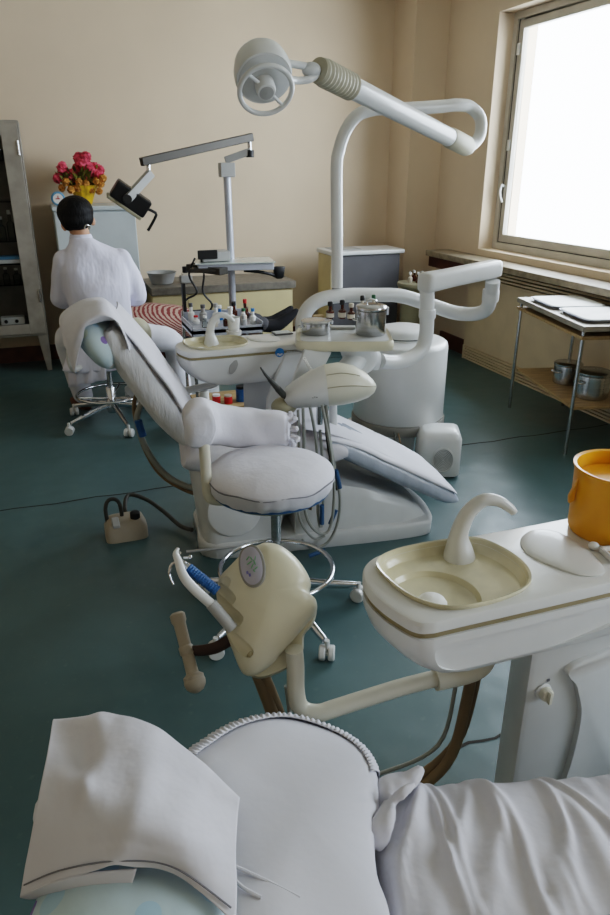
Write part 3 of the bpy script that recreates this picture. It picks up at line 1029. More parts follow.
# oval screen
sc_ = (-.017, .080, .0505)
RS = Matrix.Translation(Vector(sc_)) @ Matrix.Rotation(R(12), 4, 'Z') @ Matrix.Rotation(R(-12), 4, 'X') @ Matrix.Rotation(R(-14), 4, 'Y')
for nm, m, rx, ry, z0, z1, pw in (('bezel', 'bezel', .026, .043, -.004, .004, 2.2), ('screen', 'lcd', .022, .0385, .0, .0052, 2.2)):
    b = MB()
    b.T = TH @ RS
    b.loft([sup(0, 0, z0, rx, ry, pw, 36), sup(0, 0, z1, rx, ry, pw, 36), sup(0, 0, z1 + .0012, rx * .93, ry * .95, pw, 36)])
    b.build(nm, M[m], hd)
b = MB()
b.T = TH @ RS
for x, y, w_, h_, an in ((-.004, .016, .0016, .007, -50), (.003, .013, .0014, .006, 20), (-.002, .006, .0015, .009, -70), (.008, .004, .0016, .008, 10), (.002, -.002, .0014, .008, -40), (.009, -.008, .0016, .006, -65), (.004, -.012, .0014, .005, 30), (.011, .012, .0012, .006, -20)):
    b.ell((x, y, .0068), (w_, h_ * .8, .0007), 8, 6, Matrix.Rotation(R(an), 3, 'Z'))
b.build('screen_icons', M['lcdg'], hd)
b = MB()
b.T = TH @ RS
for x, y in ((-.010, -.012), (-.006, -.018)):
    b.box(x - .002, x + .002, y - .003, y + .003, .006, .0072)
b.build('screen_dots', M['lcdb'], hd)
# tan plug, its colour standing for the shade inside the last scooped slot
for px, py in SLOTS[3:]:
    x, y = (px - 262) * SCL, (609 - py) * SCL * 1.05
    c0 = Vector((x + .010, y - .004, .037)) - sd2 * .020
    b = MB()
    b.T = TH
    b.tube([c0, c0 - sd2 * .006], [.0075, .005], 18)
    b.build('slot_opening', M['tan'], hd)
# saliva ejector (white bent tube) resting in the third slot
sv = thing('suction_tube', 'white bent suction tube in the cream holder, grey sleeve at its base', 'suction tube', aty(225, 618, 1.08))
P0 = TH @ Vector(((234 - 262) * SCL, (609 - 628) * SCL * 1.05, .040))
P1 = TH @ Vector(((214 - 262) * SCL, (609 - 606) * SCL * 1.05, .056))
b = MB()
pts = [P1, TH @ Vector(((196 - 262) * SCL, (609 - 590) * SCL, .068)), TH @ Vector(((186 - 262) * SCL, (609 - 578) * SCL, .074)), TH @ Vector(((180 - 262) * SCL, (609 - 563) * SCL, .072)), TH @ Vector(((177 - 262) * SCL, (609 - 556) * SCL, .070)), TH @ Vector(((179 - 262) * SCL, (609 - 550) * SCL, .068))]
b.tube(pts, [.0098, .0098, .0092, .0075, .0058, .003], 14, 5)
b.build('tube', M['plas'], sv)
MB().tube([P0, P1 + (P1 - P0) * .05], .0118, 16).build('sleeve', M['greypl'], sv)
# three-way syringe with blue grip
sy = thing('air_water_syringe', 'chrome tipped air water syringe with blue ribbed grip', 'syringe', aty(205, 585, 1.1))
A = TH @ Vector(((218 - 262) * SCL, (609 - 592) * SCL, .040))
B = TH @ Vector(((188 - 262) * SCL, (609 - 569) * SCL, .050))
q = MB()
N_ = 26
q.tube([A.lerp(B, k / N_) for k in range(N_ + 1)], [.0098 + (.0012 if k % 2 else 0) for k in range(N_ + 1)], 16)
q.build('grip', M['bluep'], sy, ang=20)
d = (B - A).normalized()
MB().tube([B, B + d * .012, B + d * .02], [.0095, .008, .006], 14).build('collar', M['chrome'], sy)
b = MB()
b.tube([B + d * .018, B + d * .028, TH @ Vector(((180 - 262) * SCL, (609 - 553) * SCL, .052))], .0035, 10, 4)
b.tube([TH @ Vector(((184 - 262) * SCL, (609 - 559) * SCL, .056)), TH @ Vector(((190 - 262) * SCL, (609 - 559) * SCL, .058))], .003, 8)
b.ell(TH @ Vector(((190.5 - 262) * SCL, (609 - 558.5) * SCL, .058)), (.0045,) * 3, 10, 8)
b.tube([B + d * .02, TH @ Vector(((172 - 262) * SCL, (609 - 565) * SCL, .05)), TH @ Vector(((169 - 262) * SCL, (609 - 575) * SCL, .045)), TH @ Vector(((173 - 262) * SCL, (609 - 585) * SCL, .04))], .003, 8, 4)
b.build('nozzle', M['chrome'], sy)
# handle bar on a dark bracket
H0 = TH @ Vector(((172 - 262) * SCL, (609 - 612) * SCL, -.02))
H1 = TH @ Vector(((195 - 262) * SCL, (609 - 686) * SCL, -.02))
d = H1 - H0
b = MB().tube([H0, H0 + d * .03, H0 + d * .12, H0 + d * .16, H0 + d * .45, H0 + d * .47, H0 + d * .56, H0 + d * .58, H0 + d * .82, H0 + d * .86, H0 + d * .95, H0 + d * 1.0], [.010, .0155, .0155, .0125, .012, .0145, .0145, .012, .0125, .0205, .0205, .012], 20)
b.ell(H1 - d * .06, (.0215,) * 3, 18, 12)
b.build('handle_bar', M['greige'], hd)
HM = H0 + d * .52
b = MB()
pts = [HM, HM + vx * .03 - vz * .005, HM + vx * .06 + vy * .006, TH @ Vector(((228 - 262) * SCL, (609 - 640) * SCL, -.02))]
b.tube(pts, [.011, .0125, .013, .013], 12, 4, flat=.6)
b.build('handle_bracket', M['brownleather'], hd)
# hoses from the head down and back up to the console
def hose(mb, pts, r, n=10, sm=6):
    return mb.tube(pts, r, n, sm)


b = MB()
hose(b, [TH @ Vector((-.02, -.10, -.04)), (.325, 1.10, .50), (.35, 1.09, .36), (.44, 1.08, .22), (.60, 1.08, .18), (.74, 1.075, .26), (.775, 1.07, .45), (.775, 1.06, .655)], .013)
hose(b, [TH @ Vector((-.005, -.11, -.04)), (.34, 1.115, .50), (.365, 1.11, .36), (.46, 1.10, .24), (.62, 1.10, .20), (.765, 1.095, .28), (.80, 1.085, .45), (.795, 1.07, .655)], .012)
b.build('supply_hose', M['tanhose'], hd)
b = MB()
hose(b, [(.36, 1.13, .56), (.39, 1.13, .36), (.48, 1.12, .26), (.60, 1.12, .24), (.73, 1.10, .30), (.755, 1.09, .48), (.75, 1.08, .655)], .005)
b.build('thin_hose', M['hose'], hd)

# ================================================================== MIDDLE DENTAL CHAIR
CX, CY, CR = .5, 2.83, R(-6.5)
ch2 = thing('dental_chair', 'middle dental chair with draped white covers, upright backrest and pale blue pillow', 'dental chair', (CX, CY, 0), CR)
F2 = Matrix.Translation((CX, CY, 0)) @ Matrix.Rotation(CR, 4, 'Z')


def slab(mb, prof, hw, rnd=.035, n=4, bulge=0.0, nw=10, wf=None):
    """upholstered slab: prof = list of (u, z, half thickness) centre line; hw = half width"""
    P = cat(prof, 5)
    rings = []
    for i, p in enumerate(P):
        a = Vector(P[max(i - 1, 0)][:2])
        c = Vector(P[min(i + 1, len(P) - 1)][:2])
        t = (c - a).normalized()
        nr = Vector((-t.y, t.x))
        th = p[2]
        w = hw * (wf(i / (len(P) - 1)) if wf else 1)
        ring = []
        N = 28
        for k in range(N):
            an = 2 * math.pi * k / N
            cx = math.copysign(abs(math.cos(an)) ** (2 / 5), math.cos(an))
            cz = math.copysign(abs(math.sin(an)) ** (2 / 2.6), math.sin(an))
            y = w * cx
            h = th * cz * (1 + bulge * (1 - cx * cx))
            ring.append((p[0] + nr.x * h, y, p[1] + nr.y * h))
        rings.append(ring)
    # closed rounded ends
    return mb.loft(rings)


def dress(mb, sc, amp, seed):
    for i, v in enumerate(mb.v):
        d = Vector((wob(v, sc, amp, seed), wob(v, sc, amp, seed + 7), wob(v, sc, amp, seed + 13)))
        mb.v[i] = tuple(Vector(v) + d)
    return mb


b = MB(); b.T = F2
slab(b, [(-.30, 1.02, .02), (-.285, .985, .055), (-.23, .88, .068), (-.15, .74, .068), (-.08, .62, .06), (-.04, .56, .035)], .235)
dress(b, 9, .008, 1).build('backrest', M['clothr'], ch2)
b = MB(); b.T = F2   # loose cover along the front face of the back
slab(b, [(-.275, 1.05, .004), (-.20, .95, .012), (-.105, .80, .014), (-.03, .66, .014), (.03, .56, .008)], .225)
dress(b, 7, .008, 3).build('backrest_cover', M['cloth2'], ch2)
b = MB(); b.T = F2
slab(b, [(-.06, .48, .03), (-.02, .47, .06), (.15, .45, .065), (.40, .45, .065), (.56, .46, .06), (.62, .46, .03)], .25)
dress(b, 8, .008, 5).build('seat', M['cloth2'], ch2)
b = MB(); b.T = F2
slab(b, [(.54, .50, .02), (.60, .47, .05), (.80, .36, .055), (1.02, .235, .05), (1.12, .178, .042), (1.165, .155, .018)], .235, wf=lambda s: 1 - .25 * max(0, s - .6))
dress(b, 8, .004, 6).build('leg_rest', M['plastsheet'], ch2)
b = MB(); b.T = F2
slab(b, [(.50, .53, .006), (.62, .495, .016), (.82, .39, .02), (1.02, .28, .02), (1.12, .222, .014), (1.158, .192, .005)], .232, wf=lambda s: 1 - .24 * max(0, s - .6))
dress(b, 8, .004, 8).build('leg_rest_cover', M['cloth'], ch2)
# folded towel lying over the upper leg rest, with a dark edge line
b = MB(); b.T = F2
slab(b, [(.44, .565, .004), (.60, .518, .007), (.78, .428, .007), (.88, .375, .004)], .2)
dress(b, 8, .003, 9).build('towel', M['cloth'], ch2)
# base: foot plate, housing wedge, pedestal
b = MB(); b.T = F2
pl = cat([(.02, -.20), (.4, -.22), (.95, -.225), (1.06, -.17), (1.09, 0), (1.06, .17), (.95, .225), (.4, .22), (.02, .20), (-.015, 0)], 5, True)


def sc2(z, s, o=(.45, 0)):
    return [(o[0] + (x - o[0]) * s, y * s, z) for x, y in pl]


b.loft([sc2(0, .985), sc2(.004, .995), sc2(.055, 1.0), sc2(.072, .985), sc2(.076, .97)])
b.build('base_plate', M['plas2'], ch2, ang=50)
b = MB(); b.T = F2
hw_ = [(.40, .30), (.55, .30), (.72, .255), (.90, .175), (1.0, .12), (1.03, .078)]
rings = []
for u, z in hw_:
    w_ = .205 if u < .9 else .205 - (u - .9) * .35
    rings.append([(u, -w_, .077), (u, -w_ * .985, z * .75 + .02), (u, -w_ * .9, z), (u, 0, z + .008), (u, w_ * .9, z), (u, w_ * .985, z * .75 + .02), (u, w_, .077)])
b.loft(rings)
b.build('base_housing', M['plas2'], ch2, ang=50)
b = MB(); b.T = F2
ped = [(0, .02, .19, -.21), (.1, -.01, .19, -.205)]
rings = []
for z, u0, u1, w_ in ((.0, 0, .32, .215), (.03, -.005, .33, .215), (.15, -.015, .37, .205), (.30, -.03, .40, .20), (.40, -.04, .40, .19), (.41, -.03, .38, .18)):
    c, hx = (u0 + u1) / 2, (u1 - u0) / 2
    rings.append(sup(c, 0, z, hx, w_, 5, 36))
b.loft(rings)
b.build('pedestal', M['plas2'], ch2, ang=50)
b = MB(); b.T = F2
b.lathe([(.115, 0), (.115, .006), (.105, .010), (.0001, .011)], (.135, -.205, .22), 32, axis=(0, -1, .04), cap1=False)
b.build('pedestal_cover_plate', M['plas'], ch2)
b = MB(); b.T = F2
rows = [(-.08, -.212, .055), (.1, -.217, .055), (.38, -.217, .055)]
b.tube(rows, .006, 8, 4)
b.build('pedestal_seam', M['greypl'], ch2)
# headrest pillow with a blue print and the draped head cloth (control points at the real headrest height)
b = MB(); b.T = F2
b.ell((-.345, -.04, .962), (.075, .218, .135), 26, 16, Matrix.Rotation(R(-30), 3, 'Y'))
dress(b, 10, .01, 11).build('headrest_pillow', M['blue'], ch2)
ctrl = [
    [aty(75, 374, 2.66), aty(83, 340, 2.63), aty(87, 326, 2.63), aty(118, 322, 2.64), aty(131, 352, 2.60)],
    [aty(71, 362, 2.68), aty(76, 330, 2.64), aty(92, 316, 2.62), aty(114, 318, 2.62), aty(131, 348, 2.62)],
    [aty(66, 350, 2.74), aty(66, 324, 2.72), aty(84, 308, 2.70), aty(108, 305, 2.70), aty(136, 344, 2.70)],
    [aty(64, 340, 2.86), aty(60, 316, 2.86), aty(80, 302, 2.86), aty(106, 300, 2.86), aty(142, 340, 2.86)],
    [aty(66, 345, 3.04), aty(63, 322, 3.04), aty(82, 307, 3.04), aty(106, 305, 3.04), aty(140, 340, 3.04)],
]
b = MB().grid(patch(ctrl, 8, 8))
dress(b, 14, .008, 12).build('head_cloth', M['cloth2'], ch2, solid=.003)

# hoses at the back of the chair, foot pedal with its cable
pd = thing('foot_pedal', 'small grey foot control with loop handle and dark cable on the floor', 'foot control', (.17, 2.96, 0))
b = MB()
b.loft([sup(.18, 2.97, 0, .095, .07, 5), sup(.18, 2.97, .05, .095, .07, 5), sup(.18, 2.975, .085, .08, .055, 5), sup(.18, 2.975, .092, .07, .045, 5)])
b.build('pedal_body', M['greige'], pd, ang=50)
MB().box(.118, .150, 2.92, 2.95, .02, .10).box(.118, .150, 2.86, 2.95, .095, .11).build('pedal_lever', M['greypl'], pd, smooth=False, bevel=.005)
MB().lathe([(.022, 0), (.022, .03), (.014, .036)], (.225, 2.95, .088), 16).build('pedal_button', M['dark'], pd)
MB().tube([(.105, 2.98, .05), (.10, 2.99, .13), (.115, 3.0, .17), (.145, 3.0, .175), (.165, 2.99, .15), (.17, 2.99, .06)], .009, 10, 6).build('loop_handle', M['dhose'], pd)
MB().tube([(.20, 3.02, .05), (.19, 3.05, .10), (.22, 3.12, .13), (.30, 3.10, .10), (.37, 3.04, .05), (.42, 2.92, .03), (.462, 2.84, .04)], .010, 10, 6).build('cable', M['dhose'], pd)
hs = MB()
hs.tube([aty(143, 400, 2.95), aty(137, 420, 2.95), aty(147, 450, 2.93), aty(165, 474, 2.9), aty(186, 486, 2.86), aty(204, 490, 2.80)], .013, 10, 6)
hs.build('drain_hose', M['hose'], ch2)
hs = MB()
hs.tube([aty(137, 392, 2.98), aty(134, 410, 2.97), aty(143, 445, 2.95), aty(160, 474, 2.92), aty(185, 490, 2.88), aty(203, 495, 2.80)], .009, 10, 6)
hs.build('supply_hose', M['tanhose'], ch2)
MB().tube([aty(138, 420, 2.935), aty(143, 436, 2.932)], .0165, 12).build('hose_sleeve', M['bluep'], ch2)

# ================================================================== STOOL WITH ARM BOLSTER
SXc, SYc = .653, 2.148


def stool_base(t, cx, cy, a0, r=.327, ring_r=.21, ring_z=.20, top=.50):
    b = MB()
    for k in range(5):
        a = a0 + k * 2 * math.pi / 5
        dx, dy = math.cos(a), math.sin(a)
        b = MB()
        b.tube([(cx + dx * .02, cy + dy * .02, .125), (cx + dx * .10, cy + dy * .10, .118), (cx + dx * .22, cy + dy * .22, .092), (cx + dx * r * .96, cy + dy * r * .96, .072)], [.022, .021, .018, .014], 12, 4, flat=.8)
        lg = b.build('leg', M['chrome'], t)
        c = Vector((cx + dx * r, cy + dy * r, 0))
        ax = Vector((-dy * .6 + dx * .5, dx * .6 + dy * .5, 0)).normalized()
        w = MB()
        for s_ in (-1, 1):
            w.lathe([(.0001, -.011), (.024, -.011), (.028, -.007), (.028, .007), (.024, .011), (.0001, .011)], c + ax * .016 * s_ + Vector((0, 0, .0285)), 18, axis=ax, cap0=False, cap1=False)
        w.lathe([(.011, -.02), (.011, .02)], c + Vector((0, 0, .0285)), 10, axis=ax)
        w.lathe([(.009, 0), (.009, .035)], c + Vector((0, 0, .045)), 10)
        w.build('caster', M['plas'], lg)
    MB().lathe([(.03, .07), (.036, .085), (.036, .15), (.030, .16), (.030, .24), (.026, .245)], (cx, cy, 0), 24).build('hub', M['chrome'], t)
    MB().lathe([(.018, .24), (.018, top)], (cx, cy, 0), 20).build('gas_lift', M['steel'], t)
    ringp = [(cx + ring_r * math.cos(2 * math.pi * k / 40), cy + ring_r * math.sin(2 * math.pi * k / 40), ring_z) for k in range(40)]
    b = MB().tube(ringp, .0095, 10, closed=True)
    for k in range(3):
        a = a0 + .5 + k * 2 * math.pi / 3
        b.tube([(cx + .03 * math.cos(a), cy + .03 * math.sin(a), ring_z - .03), (cx + ring_r * math.cos(a), cy + ring_r * math.sin(a), ring_z)], .007, 8)
    b.build('foot_ring', M['chrome'], t)


st2 = thing('assistant_stool', 'white covered round stool with curved arm bolster and chrome star base', 'stool', (SXc, SYc, 0))
stool_base(st2, SXc, SYc, R(-76))
b = MB()
b.lathe([(.0001, .498), (.12, .50), (.185, .515), (.20, .528)], (SXc - .015, SYc, 0), 40, cap0=False, cap1=False)
b.build('seat_pan', M['cream'], st2)
MB().lathe([(.202, .527), (.207, .530), (.207, .538), (.202, .541)], (SXc - .015, SYc, 0), 40).build('seat_edge', M['clip'], st2)
b = MB()
rings = []
N = 72
for z, r_, am in ((.532, .195, .0), (.536, .208, .003), (.56, .221, .004), (.582, .222, .002), (.588, .223, .0), (.596, .221, .0), (.618, .195, .0), (.636, .15, 0), (.644, .09, 0), (.647, .02, 0)):
    rings.append([(SXc - .015 + (r_ + am * math.sin(k * 9.3 + 2 * math.sin(k))) * math.cos(2 * math.pi * k / N), SYc + (r_ + am * math.sin(k * 9.3 + 2 * math.sin(k))) * math.sin(2 * math.pi * k / N), z + wob((math.cos(2 * math.pi * k / N), math.sin(2 * math.pi * k / N), z * 20), 2, .003 * r_ / .2)) for k in range(N)])
b.loft(rings)
dress(b, 9, .004, 21).build('seat_cushion', M['cloth2'], st2)
b = MB().tube([(SXc - .015 + .2215 * math.cos(2 * math.pi * k / 48), SYc + .2215 * math.sin(2 * math.pi * k / 48), .587 + .004 * math.sin(k * 1.1)) for k in range(48)], .003, 6, closed=True)
b.build('seat_piping', M['seam'], st2)
# bolster
pts = [(.396, 2.115, .79, .022), (.397, 2.13, .79, .055), (.400, 2.155, .788, .078), (.414, 2.22, .780, .086), (.465, 2.305, .742, .084), (.56, 2.352, .700, .078), (.66, 2.345, .682, .072), (.74, 2.325, .677, .068), (.764, 2.316, .676, .050)]
b = MB()
q = cat(pts, 8)
rings = []
for i, c in enumerate(q):
    a_, d_ = q[max(i - 1, 0)], q[min(i + 1, len(q) - 1)]
    tg = Vector((d_[0] - a_[0], d_[1] - a_[1], 0)).normalized()
    nr = Vector((-tg.y, tg.x, 0))
    hz = c[3]
    ht = min(.052, hz * .8)
    rings.append([Vector(c[:3]) + nr * ht * x + Vector((0, 0, hz * z)) for x, z, _ in sup(0, 0, 0, 1, 1, 2.6, 30)])
b.loft(rings)
dress(b, 13, .010, 23).build('arm_bolster', M['cloth2'], st2)
# gathered tie end
b = MB()
for k in range(9):
    a = k * .7
    b.tube([(.76, 2.322 + .04 * math.cos(a), .676 + .04 * math.sin(a)), (.775 + .006 * math.sin(k * 3), 2.318 + .058 * math.cos(a), .676 + .058 * math.sin(a)), (.765, 2.316 + .066 * math.cos(a), .673 + .064 * math.sin(a))], [.010, .011, .006], 7, 3)
b.build('bolster_tie', M['cloth'], st2)
MB().tube([(.408, 2.16, .78), (.410, 2.15, .70), (.411, 2.145, .56), (.425, 2.14, .525), (.48, 2.14, .512), (.58, 2.146, .506)], .019, 14, 4).build('bolster_post', M['ivory'], st2)
MB().lathe([(.013, 0), (.013, .012), (.008, .016)], (.394, 2.15, .745), 12, axis=(-1, -.4, 0)).build('post_knob', M['dark'], st2)
MB().tube([(.70, 2.06, .51), (.725, 2.03, .505), (.745, 2.015, .50)], [.008, .011, .012], 10, 3).build('height_lever', M['tanhose'], st2)

# ================================================================== CYLINDER UNIT
CYX, CYY = 1.80, 3.45
cy = thing('cylinder_unit', 'large white cylindrical unit with domed cap and grey band near the floor', 'dental unit', (CYX, CYY, 0))
MB().lathe([(.248, .25), (.258, .26), (.258, .660), (.252, .678), (.238, .687), (.19, .692), (.0001, .695)], (CYX, CYY, 0), 56, cap1=False).build('drum', M['plas'], cy, ang=50)
MB().lathe([(.265, .20), (.267, .205), (.267, .25), (.263, .255)], (CYX, CYY, 0), 56).build('band', M['bezel'], cy)
MB().loft([sup(1.69, 3.44, z, .16, .165, 6, 40) for z in (0, .202)]).build('plinth', M['plas'], cy, ang=50)
MB().lathe([(.140, .69), (.140, .718)], (CYX + .02, CYY + .02, 0), 40).build('cap_slot', M['void'], cy)
MB().lathe([(.150, .708), (.155, .714), (.153, .730), (.14, .745), (.10, .755), (.0001, .760)], (CYX + .02, CYY + .02, 0), 48, cap1=False).build('cap', M['plas'], cy, ang=50)
MB().lathe([(.153, .692), (.153, .701), (.145, .702)], (CYX + .02, CYY + .02, 0), 48).build('cap_rim', M['plas'], cy)
b = MB().tube([(1.66, 3.21, .23), (1.64, 3.16, .225), (1.60, 3.12, .14), (1.53, 3.05, .07), (1.48, 3.02, .02)], .006, 8, 5)
b.build('dark_cable', M['dhose'], cy)
b = MB().tube([(1.68, 3.2, .23), (1.68, 3.17, .18), (1.68, 3.16, .10), (1.71, 3.13, .012)], .0045, 8, 5)
b.build('tan_cable', M['tanhose'], cy)
# compressor box
bx = thing('suction_box', 'white rounded box with round grille on the floor beside the cylinder', 'box', (1.895, 3.135, 0), R(-24))
FB = W[bx.name]
b = MB(); b.T = FB
N = 40
b.loft([sup(0, 0, .01, .115, .10, 5, N), sup(0, 0, .02, .12, .105, 5, N), sup(0, 0, .215, .12, .105, 5, N), sup(0, 0, .255, .105, .092, 5, N), sup(0, 0, .265, .08, .06, 5, N)])
b.build('housing', M['plas'], bx, ang=60)
b = MB(); b.T = FB
b.lathe([(.074, 0), (.074, .006), (.066, .009), (.066, .002), (.0001, .001)], (.02, -.104, .112), 36, axis=(0, -1, 0), cap1=False, sx=.8)
b.build('grille_ring', M['plas'], bx)
b = MB(); b.T = FB
for k in range(7):
    r_ = .009 + k * .0085
    b.tube([(.02 + r_ * .8 * math.cos(2 * math.pi * j / 28), -.107, .112 + r_ * math.sin(2 * math.pi * j / 28)) for j in range(28)], .002, 6, closed=True)
b.build('grille', M['greypl'], bx)
for u, v in ((-.08, -.07), (.08, -.07), (-.08, .07), (.08, .07)):
    b = MB(); b.T = FB
    b.lathe([(.015, 0), (.015, .012)], (u, v, 0), 12)
    b.build('foot', M['dark'], bx)

# ================================================================== LAMP, PIPES, TRAY (middle unit)
lp_ = thing('operating_lamp', 'white operating lamp on tall curved pole, over the middle chair', 'lamp', (1.37, 3.3, 0))
YP = 3.3
PT = aty(337, 296, YP)
pole = [aty(337, 287.5, YP), aty(337, 240, YP), aty(336.5, 170, YP), aty(339, 150, YP), aty(346, 130, YP), aty(358, 115, YP), aty(376, 109, YP), aty(400, 109, YP), aty(440, 106.5, YP), aty(457, 105, YP), aty(470, 107, YP + .02), aty(480, 118, YP + .02), aty(480, 134, YP), aty(473, 144, YP - .02), aty(463, 146, YP - .05)]
MB().tube([tuple(p) for p in pole], .0285, 20, 5).build('pole', M['plas'], lp_)
# the sprung upper arm
A0 = aty(466, 146, YP - .05)
A1 = aty(318, 70, 2.62)
d = (A1 - A0)
ln_ = d.length
d = d / ln_
MB().tube([A0 + d * .02, A0 + d * (ln_ * .92)], .040, 24).build('upper_arm', M['plas'], lp_)
q = MB()
pts = [A0 - d * .03, A0 - d * .02, A0 + d * .02]
q.tube([A0 + d * (-.045), A0 + d * (-.03), A0 + d * .0, A0 + d * .17, A0 + d * .185], [.020, .036, .046, .046, .042], 24)
q.build('lower_sleeve', M['greige2'], lp_)
ns = 10
P, rr = [], []
B0 = A0 + d * (ln_ * .83)
for k in range(ns * 4 + 1):
    P.append(B0 + d * (ln_ * .17) * k / (ns * 4))
    rr.append(.0445 + .0035 * (1 if (k % 4) in (0, 1) else -1) - .010 * max(0, k / (ns * 4) - .8) * 3)
MB().tube(P, rr, 28).build('ribbed_sleeve', M['greige2'], lp_, ang=70)
# lamp head
HC = aty(262, 70, 2.55)
face = (Vector((-.05, -.62, -.55))).normalized()      # glass side faces down and toward the viewer
b = MB()
b.lathe([(.092, .045), (.097, .03), (.096, .0), (.088, -.035), (.066, -.068), (.03, -.085), (.0001, -.088)], HC, 36, axis=face, cap0=True, cap1=False)
hd2 = b.build('lamp_head', M['plas'], lp_, ang=50)
MB().lathe([(.086, .0455), (.080, .048), (.0001, .050)], HC, 36, axis=face, cap0=False, cap1=False).build('lens', M['plas2'], hd2)
fx_ = face.cross(Vector((0, 0, 1))).normalized()
fy_ = fx_.cross(face)
RC = HC + face * .085 - fy_ * .012
MB().tube([RC + fx_ * .088 * math.cos(2 * math.pi * k / 44) + fy_ * .088 * math.sin(2 * math.pi * k / 44) for k in range(44)], .0085, 12, closed=True).build('handle_ring', M['plas'], lp_)
b = MB()
for a in (40, 220):
    dv = fx_ * math.cos(R(a)) + fy_ * math.sin(R(a))
    b.tube([RC + dv * .086, RC + dv * .03 - face * .01, RC - face * .03], .006, 10, 3)
b.build('ring_spoke', M['plas'], lp_)
MB().lathe([(.032, -.05), (.034, .0), (.030, .012), (.026, .014)], RC, 24, axis=face).build('bulb_shield', M['plas'], lp_)
MB().lathe([(.024, .0141), (.0001, .018)], RC, 24, axis=face, cap0=False, cap1=False).build('bulb_cap', M['greypl'], lp_)
E1 = A1 - d * .01
b = MB()
b.ell(E1 + Vector((-.035, -.01, .0)), (.035, .026, .026), 18, 12)
b.build('swivel_joint', M['plas2'], lp_)
b = MB()
b.tube([E1, E1 + Vector((-.04, -.02, -.028)), E1 + Vector((-.10, -.03, -.036)), HC + Vector((.06, -.03, -.02))], .0125, 12, 5)
b.tube([E1 + Vector((-.03, 0, .01)), HC + Vector((.06, .02, .03))], .0125, 12)
b.build('yoke', M['plas'], lp_)

# the pantograph: long tube, bar, tray arm
pg = thing('tray_arm', 'white swinging tube arm with thick horizontal handle bar', 'arm', (1.2, 3.3, 0))
b = MB()
tb_ = [(1.16, 3.30, .80), (1.165, 3.30, .87), (1.20, 3.30, .93), (1.27, 3.30, .965), (1.38, 3.30, .975), (1.55, 3.30, .968), (1.70, 3.30, .955), (1.86, 3.28, .905), (1.98, 3.22, .865), (2.06, 3.15, .865), (2.09, 3.09, .90), (2.08, 3.05, .98), (2.07, 3.03, 1.05)]
b.tube(tb_, .036, 18, 5)
b.build('lower_tube', M['plas'], pg)
MB().lathe([(.04, 0), (.042, .01), (.042, .05), (.04, .06)], (2.082, 3.055, .945), 20, axis=(-.02, -.05, 1)).build('collar', M['plas'], pg)
# bar
B0, B1 = aty(424, 283, 2.95), aty(497, 268, 3.08)
b = MB()
d = (B1 - B0).normalized()
sxv = d.cross(Vector((0, 0, 1))).normalized()
rings = []
for s_, k in ((-.012, .55), (-.006, .85), (.006, 1), (.05, 1.03), (.3, .96), (.95, .96), (.985, .9), (.998, .72), (1.0, .5)):
    c = B0 + (B1 - B0) * s_
    rings.append([c + sxv * x * .047 * k + Vector((0, 0, z)) * .044 * k for x, z, _ in sup(0, 0, 0, 1, 1, 4, 28)])
b.loft(rings)
b.build('handle_bar', M['plas'], pg, ang=60)
b = MB()
up = [aty(427, 290, 2.97), aty(427, 312, 2.97), aty(426, 335, 2.97), aty(421, 350, 2.96), aty(408, 359, 2.94), aty(394, 362, 2.92), aty(380, 361, 2.88)]
b.tube([tuple(p) for p in up], .035, 18, 5)
b.build('upper_tube', M['plas'], pg)
MB().lathe([(.039, 0), (.041, .008), (.041, .035), (.039, .043)], aty(427, 318, 2.97), 20).build('collar', M['plas'], pg)
# tray
TA = R(-19.5)
tc_ = Vector((1.182, 2.815, 0))
FT = Matrix.Translation(tc_) @ Matrix.Rotation(TA, 4, 'Z')
ty = thing('instrument_tray', 'cream instrument tray carrying two steel drums and brown bottles', 'tray', tc_, TA)
b = MB(); b.T = FT
b.loft([sup(0, 0, z, .212 - e, .15 - e, 9, 40) for z, e in ((0.8520, .012), (0.8560, .004), (0.8700, .0), (0.8880, .002), (0.8960, .006))] + [sup(0, 0, 0.8920, .196, .134, 9, 40)])
b.build('tray_body', M['cream'], ty, ang=50)
b = MB(); b.T = FT
b.loft([sup(0, 0, 0.8925, .19, .128, 9, 40), sup(0, 0, 0.8945, .19, .128, 9, 40)])
b.build('tray_mat', M['plas2'], ty)
b = MB(); b.T = FT
b.box(-.17, .06, .098, .13, 0.8950, 0.9080)
b.build('instrument_ledge', M['plas'], ty, smooth=False, bevel=.004)
# joint under the tray
b = MB()
b.loft([sup(1.22, 2.83, .851, .07, .06, 3), sup(1.25, 2.85, .83, .075, .06, 3), sup(1.28, 2.86, .80, .085, .06, 3), sup(1.29, 2.86, .76, .08, .055, 3), sup(1.27, 2.84, .72, .06, .045, 3), sup(1.24, 2.82, .69, .03, .03, 3)])
b.tube([(1.36, 2.89, .71), (1.36, 2.885, .745), (1.33, 2.87, .775), (1.25, 2.84, .76), (1.12, 2.74, .70), (1.02, 2.67, .68)], [.036, .042, .05, .052, .045, .035], 18, 5)
b.build('arm_casting', M['plas'], ty, ang=60)
